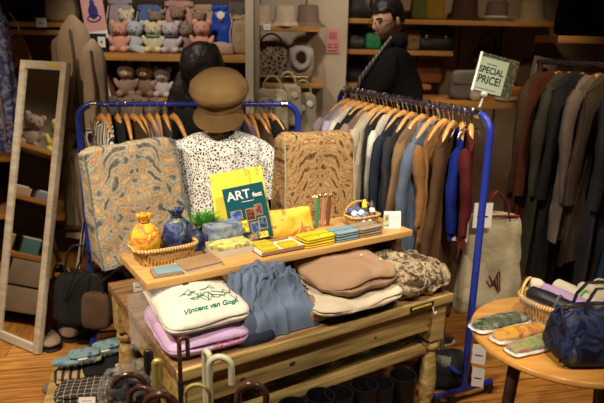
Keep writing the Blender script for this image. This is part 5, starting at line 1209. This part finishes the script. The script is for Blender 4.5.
# mirror
MT = D(65, 64, 3.05)
c0 = W(40, 355, 0); bk = Vector((.5, .866, 0)); e1 = Vector((-.866, .5, 0)); mw = .36
Vd = (Vector((0, 0, MT.z))+bk*.33); vd = Vd.normalized()
ROT = Matrix((-e1, bk*vd.z-Vector((0, 0, 1))*vd.dot(bk), vd)).transposed()
t = thing('standing_mirror', 'tall leaning mirror with a whitewashed wooden frame at the left', 'mirror', c0+e1*mw+Vector((0, 0, .006)))
t.rotation_euler = ROT.to_euler(); HM = Vd.length; fw = .042
for x in (fw/2, mw-fw/2): MB().box((x, 0, HM/2), (fw, .03, HM), .004).build('frame_side', M['greywood'], t)
for z in (fw/2, HM-fw/2): MB().box((mw/2, 0, z), (mw-2*fw, .03, fw), .004).build('frame_rail', M['greywood'], t)
MB().box((mw/2, -.002, HM/2), (mw-2*fw+.01, .006, HM-2*fw+.01), 0).build('mirror_glass', solid('mirror_silver', (.75, .74, .7), .03, metal=1), t, False)
MB().box((mw/2, .010, HM/2), (mw-.02, .006, HM-.02), 0).build('back_panel', M['darkwood'], t, False)
MB().box((mw-.10, -.016, HM-.018), (.09, .002, .014), 0).build('yellow_label', solid('yellow_strip', (.6, .45, .05), .5), t, False)

# shelving on the left that the mirror shows
SL = Vector((-2.34, 2.92, 0)); slr = radians(90)
u = thing('drawer_shelving', 'open shelving with white drawers seen in the leaning mirror', 'shelving unit', SL, slr)
for z in (.42, .78, 1.10): MB().box((0, 0, z), (1.1, .34, .03), .003).build('shelf_board', M['shelfwood'], u)
for x in (-.56, .56): MB().box((x, 0, .56), (.025, .36, 1.12), .003).build('side_panel', M['darkwood'], u)
MB().box((0, .17, .56), (1.1, .012, 1.12), 0).build('back_panel', M['darkwood'], u)
wd = fab('drawer_white', (.42, .36, .27), bump=.02)
for z in (.15, .32):
    for x in (-.275, .275):
        d_ = MB().box((x, -.01, z), (.53, .34, .155), .004).build('drawer', wd, u); MB().box((x, -.182, z+.06), (.09, .01, .025), .002).build('handle_notch', M['ink'], d_)
RS = Matrix.Rotation(slr, 4, 'Z')
def SP(x, y, z): return SL + (RS @ Vector((x, y, z)))
random.seed(14)
cols_ = [(.55, .5, .4), (.45, .12, .06), (.1, .25, .25), (.5, .35, .1), (.3, .3, .35), (.55, .4, .3)]
cn_ = ['cream', 'brick red', 'teal', 'amber', 'grey', 'pink beige']
for i in range(6):
    t = thing('small_box', cn_[i]+' goods box on the lowest board of the mirrored drawer shelving', 'box', SP(-.42+.16*i, -.05, .435), slr, group='small boxes on the mirrored shelving')
    MB().box((0, 0, .05), (.11, .12, .10), .003).build('box_body', solid('mb_%d' % i, cols_[i], .6), t); MB().box((0, 0, .102), (.112, .122, .008), .001).build('lid', M['paper'], t)
    k = (i+2) % 6
    t = thing('card_pack', cn_[k]+' card pack on the middle board of the mirrored drawer shelving', 'card pack', SP(-.42+.16*i, -.08, .795), slr, group='card packs on the mirrored shelving')
    MB().box((0, 0, .025), (.13, .14, .05), .003).build('pack_body', solid('mb_%d' % k, cols_[k], .6), t); MB().box((0, 0, .054), (.09, .1, .008), .001).build('label_sheet', M['paper'], t)
yl = fab('plush_yellow', (.75, .60, .15))
for i, (n_, m_) in enumerate((('cream', pc_), ('brown', pbn), ('yellow', yl), ('grey', pgr), ('pale blue', pb), ('pink', pk))):
    t = plush(n_+' plush bear on the top board of the mirrored drawer shelving', 0, 3, 0, 1.35, m_, group='plush toys on the mirrored shelving'); t.location = SP(-.42+.17*i, -.05, 1.1); t.rotation_euler = (0, 0, slr)

# black and brown bags behind the table's left end
q = W(98, 330, 0); 
handbag('handbag', 'brown leather bag standing behind the left end of the low table', D(98, 327, 2.62), .135, .07, .18, fab('brown_leather', (.085, .05, .03), bump=.1), .10, mh=M['ink'])
bb = handbag('handbag', 'large black bag hanging left behind the table with a long strap', D(84, 322, 2.80), .26, .12, .27, M['black'], .16, mh=M['ink'])
b = MB(); b.tube([D(84, 222, 2.70), D(80, 262, 2.70), D(64, 300, 2.72)], .005, 8); tag(b.build('bag_strap', M['ink'], None), 'thin black strap running down beside the blue post', 'strap')
b = MB(); b.tube([D(100, 283, 2.55), D(118, 268, 2.50), D(133, 262, 2.46)], .006, 8); tag(b.build('bag_strap', M['ink'], None), 'black strap crossing under the left tapestry bag', 'strap')
b = MB()
st = thing('folding_stand', 'light wooden folding stand legs left of the blue post', 'stand', (D(66, 250, 3.05).x, 3.08, 0))
for s in (-1, 1): MB().box((s*.06, 0, .42), (.022, .02, .86), .002, rot=(0, s*.22, 0)).build('leg', M['greywood'], st)
for z in (.35, .6): MB().box((0, -.012, z), (.16, .02, .02), .002).build('crossbar', M['darkwood'], st)
t = handbag('canvas_tote', 'taupe tote bag standing low between the mirror and the blue post', D(66, 318, 2.98), .17, .06, .24, fab('taupe_tote', (.24, .17, .11)), .09)
# slippers
sl_ = fab('taupe_felt_slipper', (.30, .22, .15))
for i, (pa, pb2) in enumerate((((40, 334), (55, 352)), ((58, 324), (76, 344)))):
    a_ = W(*pa, 0); b2 = W(*pb2, 0); c_ = (a_+b2)/2; an = math.atan2(b2.y-a_.y, b2.x-a_.x)
    t = thing('slipper', ['taupe felt slipper on the floor, the left one beside the mirror foot', 'taupe felt slipper on the floor, the right one of the pair'][i], 'slipper', c_, an, group='taupe slippers')
    MB().slab((0, 0, .010), (.26, .105, .020), n=2.8, cuts=10, f=lambda p: (p.x, p.y*(1+.10*p.x), p.z)).build('sole', M['ink'], t)
    MB().slab((.035, 0, .042), (.185, .102, .062), n=2.6, cuts=12, nz=2.2, f=lambda p: (p.x, p.y*(1+.06*p.x), p.z*(1-.25*p.x))).build('upper', sl_, t)
    MB().slab((-.03, 0, .022), (.17, .085, .01), n=2.6, cuts=6).build('insole', M['darkwood'], t)
handbag('shoe_bag', 'black soft bag on the floor behind the slippers', W(80, 334, 0), .22, .12, .12, M['black'], 0)

# ================================================================== FLOOR PILE AT THE LOWER LEFT
LB = mat('light_blue_sock_print', (0, 0, 0), cols=[(.3, (.12, .22, .26)), (.5, (.22, .35, .38)), (.62, (.06, .12, .15)), (.7, (.42, .38, .15))], scale=16, rough=.85)
pl1 = mat('tan_black_stripe', (.42, .30, .16), (.03, .025, .02), kind='wave', scale=9, lo=.55, hi=.7, rough=.9)
pl2 = mat('black_white_check', (.03, .028, .03), (.42, .37, .28), kind='check', scale=11, lo=.965, hi=.99, rough=.9)
base = thing('display_crate', 'low wooden crate under the folded scarves on the floor', 'crate', (W(105, 400, .0)+Vector((0, .06, 0))), .25)
MB().box((0, 0, .06), (.52, .34, .012), .003).build('top_board', M['table'], base)
for s in (-1, 1): MB().box((s*.24, 0, .027), (.03, .32, .054), .003).build('side_board', M['table'], base)
def fold3(name, label, cat, px_, py_, z, rz, w_, d, h, m_, seed, amp=.006):
    t = thing(name, label, cat, W(px_, py_, z), rz)
    for k in range(2): MB().slab((.006*k, -.004*k, h*(.27+.46*k)), (w_-.01*k, d-.01*k, h*.56), n=4.5, cuts=12, amp=amp, sc=14, seed=seed+k).build('folded_layer', m_, t)
    return t
fold3('folded_scarf', 'black and white checked folded scarf at the bottom left', 'scarf', 84, 393, .066, .20, .24, .17, .045, pl2, 3)
fold3('folded_scarf', 'tan and black striped folded scarf above the checked one', 'scarf', 84, 375, .075, .30, .26, .15, .045, pl1, 5)
fold3('folded_cloth', 'dark folded cloth beneath the blue socks', 'cloth', 110, 372, .07, .3, .26, .18, .06, M['black'], 8)
price_tag(W(87, 397, .10), .1, 'white label at the bottom left on the checked scarf', .07, .03, tilt=-.3, string=0)
def sock(label, px_, py_, z, rz, seed, ln=.20):
    t = thing('sock_pair', label, 'socks', W(px_, py_, z), rz, group='light blue printed socks')
    MB().slab((0, 0, .018), (ln, .09, .030), n=4, cuts=14, nz=3.2, amp=.006, sc=22, seed=seed, f=lambda p: (p.x, p.y*(1-.35*max(0, -p.x)), p.z)).build('folded_sock', LB, t)
    MB().slab((.03, .004, .040), (ln*.62, .08, .020), n=4, cuts=8, nz=3, amp=.004, sc=20, seed=seed+2).build('sock_cuff', LB, t)
    MB().slab((ln*.1, 0, .032), (.045, .088, .006), n=9, nz=9, cuts=5).build('paper_band', M['paper'], t)
    MB().box((0, -.046, .012), (ln*.7, .003, .008), .001).build('checked_edge', pl2, t)
for i, (px_, py_, z, rz, L_) in enumerate(((78, 362, .145, .38, .22), (100, 354, .135, .45, .2), (112, 350, .13, .55, .2), (124, 347, .125, .6, .2), (122, 352, .10, .55, .2))):
    sock(['light blue printed socks pack, nearest with a white band', 'light blue printed socks pack, second from the left end', 'light blue printed socks pack in the middle of the row', 'light blue printed socks pack nearest the table leg', 'light blue printed socks pack lying lowest'][i], px_, py_, z, rz, i, L_)
fold3('glove_pair', 'cream folded gloves with a small brown button right of the scarves', 'gloves', 127, 371, .09, .15, .16, .10, .04, fab('blush_cream', (.56, .44, .34)), 12)
tag(MB().slab((0, 0, .02), (.06, .05, .04), n=3, cuts=6, amp=.006).build('grey_cloth', fab('grey_cloth', (.2, .18, .16)), loc=W(50, 392, 0)), 'small grey cloth end on the floor below the blue socks', 'cloth')

# ================================================================== CANES AND UMBRELLAS IN THE FOREGROUND
st = thing('umbrella_stand', 'dark wire umbrella stand in front of the table', 'umbrella stand', (-.28, 1.36, 0), .3)
for z in (.02, .30, .55): MB().tube([(spow(cos(a), .5)*.27, spow(sin(a), .5)*.10, z) for a in [2*pi*k/40 for k in range(40)]], .006, 8, closed=True).build('hoop', M['ink'], st)
for x in (-.25, .25):
    for y in (-.09, .09): MB().tube([(x, y, 0), (x, y, .55)], .006, 8).build('upright', M['ink'], st)
MB().box((0, 0, .01), (.5, .18, .012), .002).build('base_tray', M['ink'], st)
def cane(name, label, cat, px_, py_, Y, r, R_, rz, m_, ftop=None, m2=None, drop=.05):
    """hook handle whose arch top shows at the pixel; shaft at local x=-R_, hook end at +R_"""
    p = D(px_, py_, Y); t = thing(name, label, cat, (p.x, Y, .03), rz)
    H = p.z-.03-r
    MB().tube([(-R_, 0, 0), (-R_, 0, H-R_-.12)], [.0075, .0085], 12).build('shaft', m2 or m_, t)
    pts = [(-R_, 0, H-R_-.14), (-R_, 0, H-R_-.06)]+[tuple(q_) for q_ in arc((0, 0, H-R_), R_, 180, 0, 14)]+[(R_, 0, H-R_-drop)]
    MB().tube(pts, r, 14).build('handle', m_, t)
    return t
ivory = solid('ivory_handle', (.62, .58, .38), .3, coat=.3); yel = mat('yellow_brown_bamboo', (.30, .18, .03), (.62, .48, .12), scale=18, rough=.3); brz = mat('glossy_dark_brown', (.03, .012, .008), (.09, .035, .02), scale=30, rough=.22, coat=.5)
cane('walking_cane', 'ivory hooked cane handle, left of the two', 'cane', 207, 349, 1.46, .0085, .014, -.9, ivory)
cane('walking_cane', 'ivory hooked cane handle, right of the two', 'cane', 220, 354, 1.42, .0090, .030, 0.0, ivory)
cane('walking_cane', 'yellow brown thin hooked handle in front of the ivory canes', 'cane', 197, 383, 1.30, .0045, .030, 0.0, yel)
cane('umbrella', 'dark brown narrow hooked umbrella handle standing up before the lavender sweater', 'umbrella', 183, 336, 1.50, .0065, .012, .5, brz, m2=M['ink'])
cane('umbrella', 'dark brown glossy curved umbrella handle at the bottom, right of the canes', 'umbrella', 252, 381, 1.34, .009, .036, 0, brz, m2=M['ink'])
cane('umbrella', 'dark brown glossy curved handle at the bottom below the brass one', 'umbrella', 160, 391, 1.30, .009, .040, 0, brz, m2=M['ink'])
cane('umbrella', 'dark brown glossy curved handle furthest left at the bottom', 'umbrella', 128, 372, 1.42, .008, .045, .2, brz, m2=M['ink'])
cane('umbrella', 'dark brown glossy curved handle between the left one and the brass one', 'umbrella', 143, 385, 1.36, .008, .040, -.2, brz, m2=M['ink'])
cane('umbrella', 'brass coloured umbrella handle standing left of the dark brown narrow one', 'umbrella', 157, 358, 1.46, .010, .006, .3, solid('dull_brass', (.55, .42, .12), .3, metal=.5), m2=M['ink'])
cane('umbrella', 'black slim umbrella handle between the socks and the brass handle', 'umbrella', 148, 349, 1.48, .008, .006, .3, solid('black_gloss', (.02, .018, .02), .2), m2=M['ink'])
# wrapped umbrella tops
t = tag(MB().slab((0, 0, .0), (.15, .11, .11), n=2.6, cuts=18, amp=.024, sc=26, seed=5).build('wrapped_umbrella', M['wrap'], loc=D(127, 388, 1.46), rot=(0, 0, .3)), 'clear plastic wrapped umbrella top beside the cream gloves', 'umbrella')
MB().slab((0, 0, -.005), (.12, .08, .07), n=2.6, cuts=8, amp=.012, sc=22, seed=6).build('black_canopy', M['ink'], t)
MB().tube([(0, 0, -.02), (0, .0, -.60)], .014, 10).build('closed_canopy', M['ink'], t)

# black bins and boots in front of the table, lower right
for i, (px_, Y, w_, py_) in enumerate(((310, 1.84, .16, 406), (355, 1.93, .17, 394), (395, 2.03, .17, 384))):
    p = D(px_, py_, Y); t = thing('boot_pair', ['black rubber boots at the bottom, leftmost of three pairs', 'black rubber boots at the bottom, middle of three pairs', 'black rubber boots at the bottom, right pair beside the table leg'][i], 'boots', (p.x, Y, 0), TA, group='black rubber boots before the table')
    for s in (-1, 1):
        b = MB(); b.lathe([(.058, 0), (.046, .06), (.042, .12), (.05, .22), (.054, p.z), (.048, p.z), (.045, .22), (0, .2)], 20, (s*.058, .02, .012)); b.slab((s*.058, -.05, .045), (.09, .20, .085), n=2.6, cuts=8, nz=2.4)
        o_ = b.build('boot', solid('black_rubber', (.004, .004, .005), .45, spec=.25), t); MB().slab((s*.058, -.035, .008), (.10, .24, .016), n=2.6, cuts=4).build('sole', solid('grey_sole', (.05, .05, .05), .6), o_)
# dark bag on the floor behind the blue post
t = handbag('duffel_bag', 'black and grey soft bag lying on the floor behind the right rack post', W(445, 386, 0)+Vector((0, .06, 0)), .26, .2, .13, M['black'], .0, amp=.02, n=3)
MB().slab((.02, -.03, .10), (.14, .09, .06), (0, .3, 0), n=3, cuts=8, amp=.012, sc=18).build('grey_panel', gr_, t)
t = thing('shoe', 'grey shoe on the floor behind the table, right side', 'shoe', W(436, 345, 0), .4); MB().slab((0, 0, .03), (.22, .08, .055), n=2.6, cuts=8, nz=2.3).build('upper', gr_, t); MB().slab((0, 0, .008), (.235, .09, .016), n=2.6, cuts=6).build('sole', M['paper'], t)
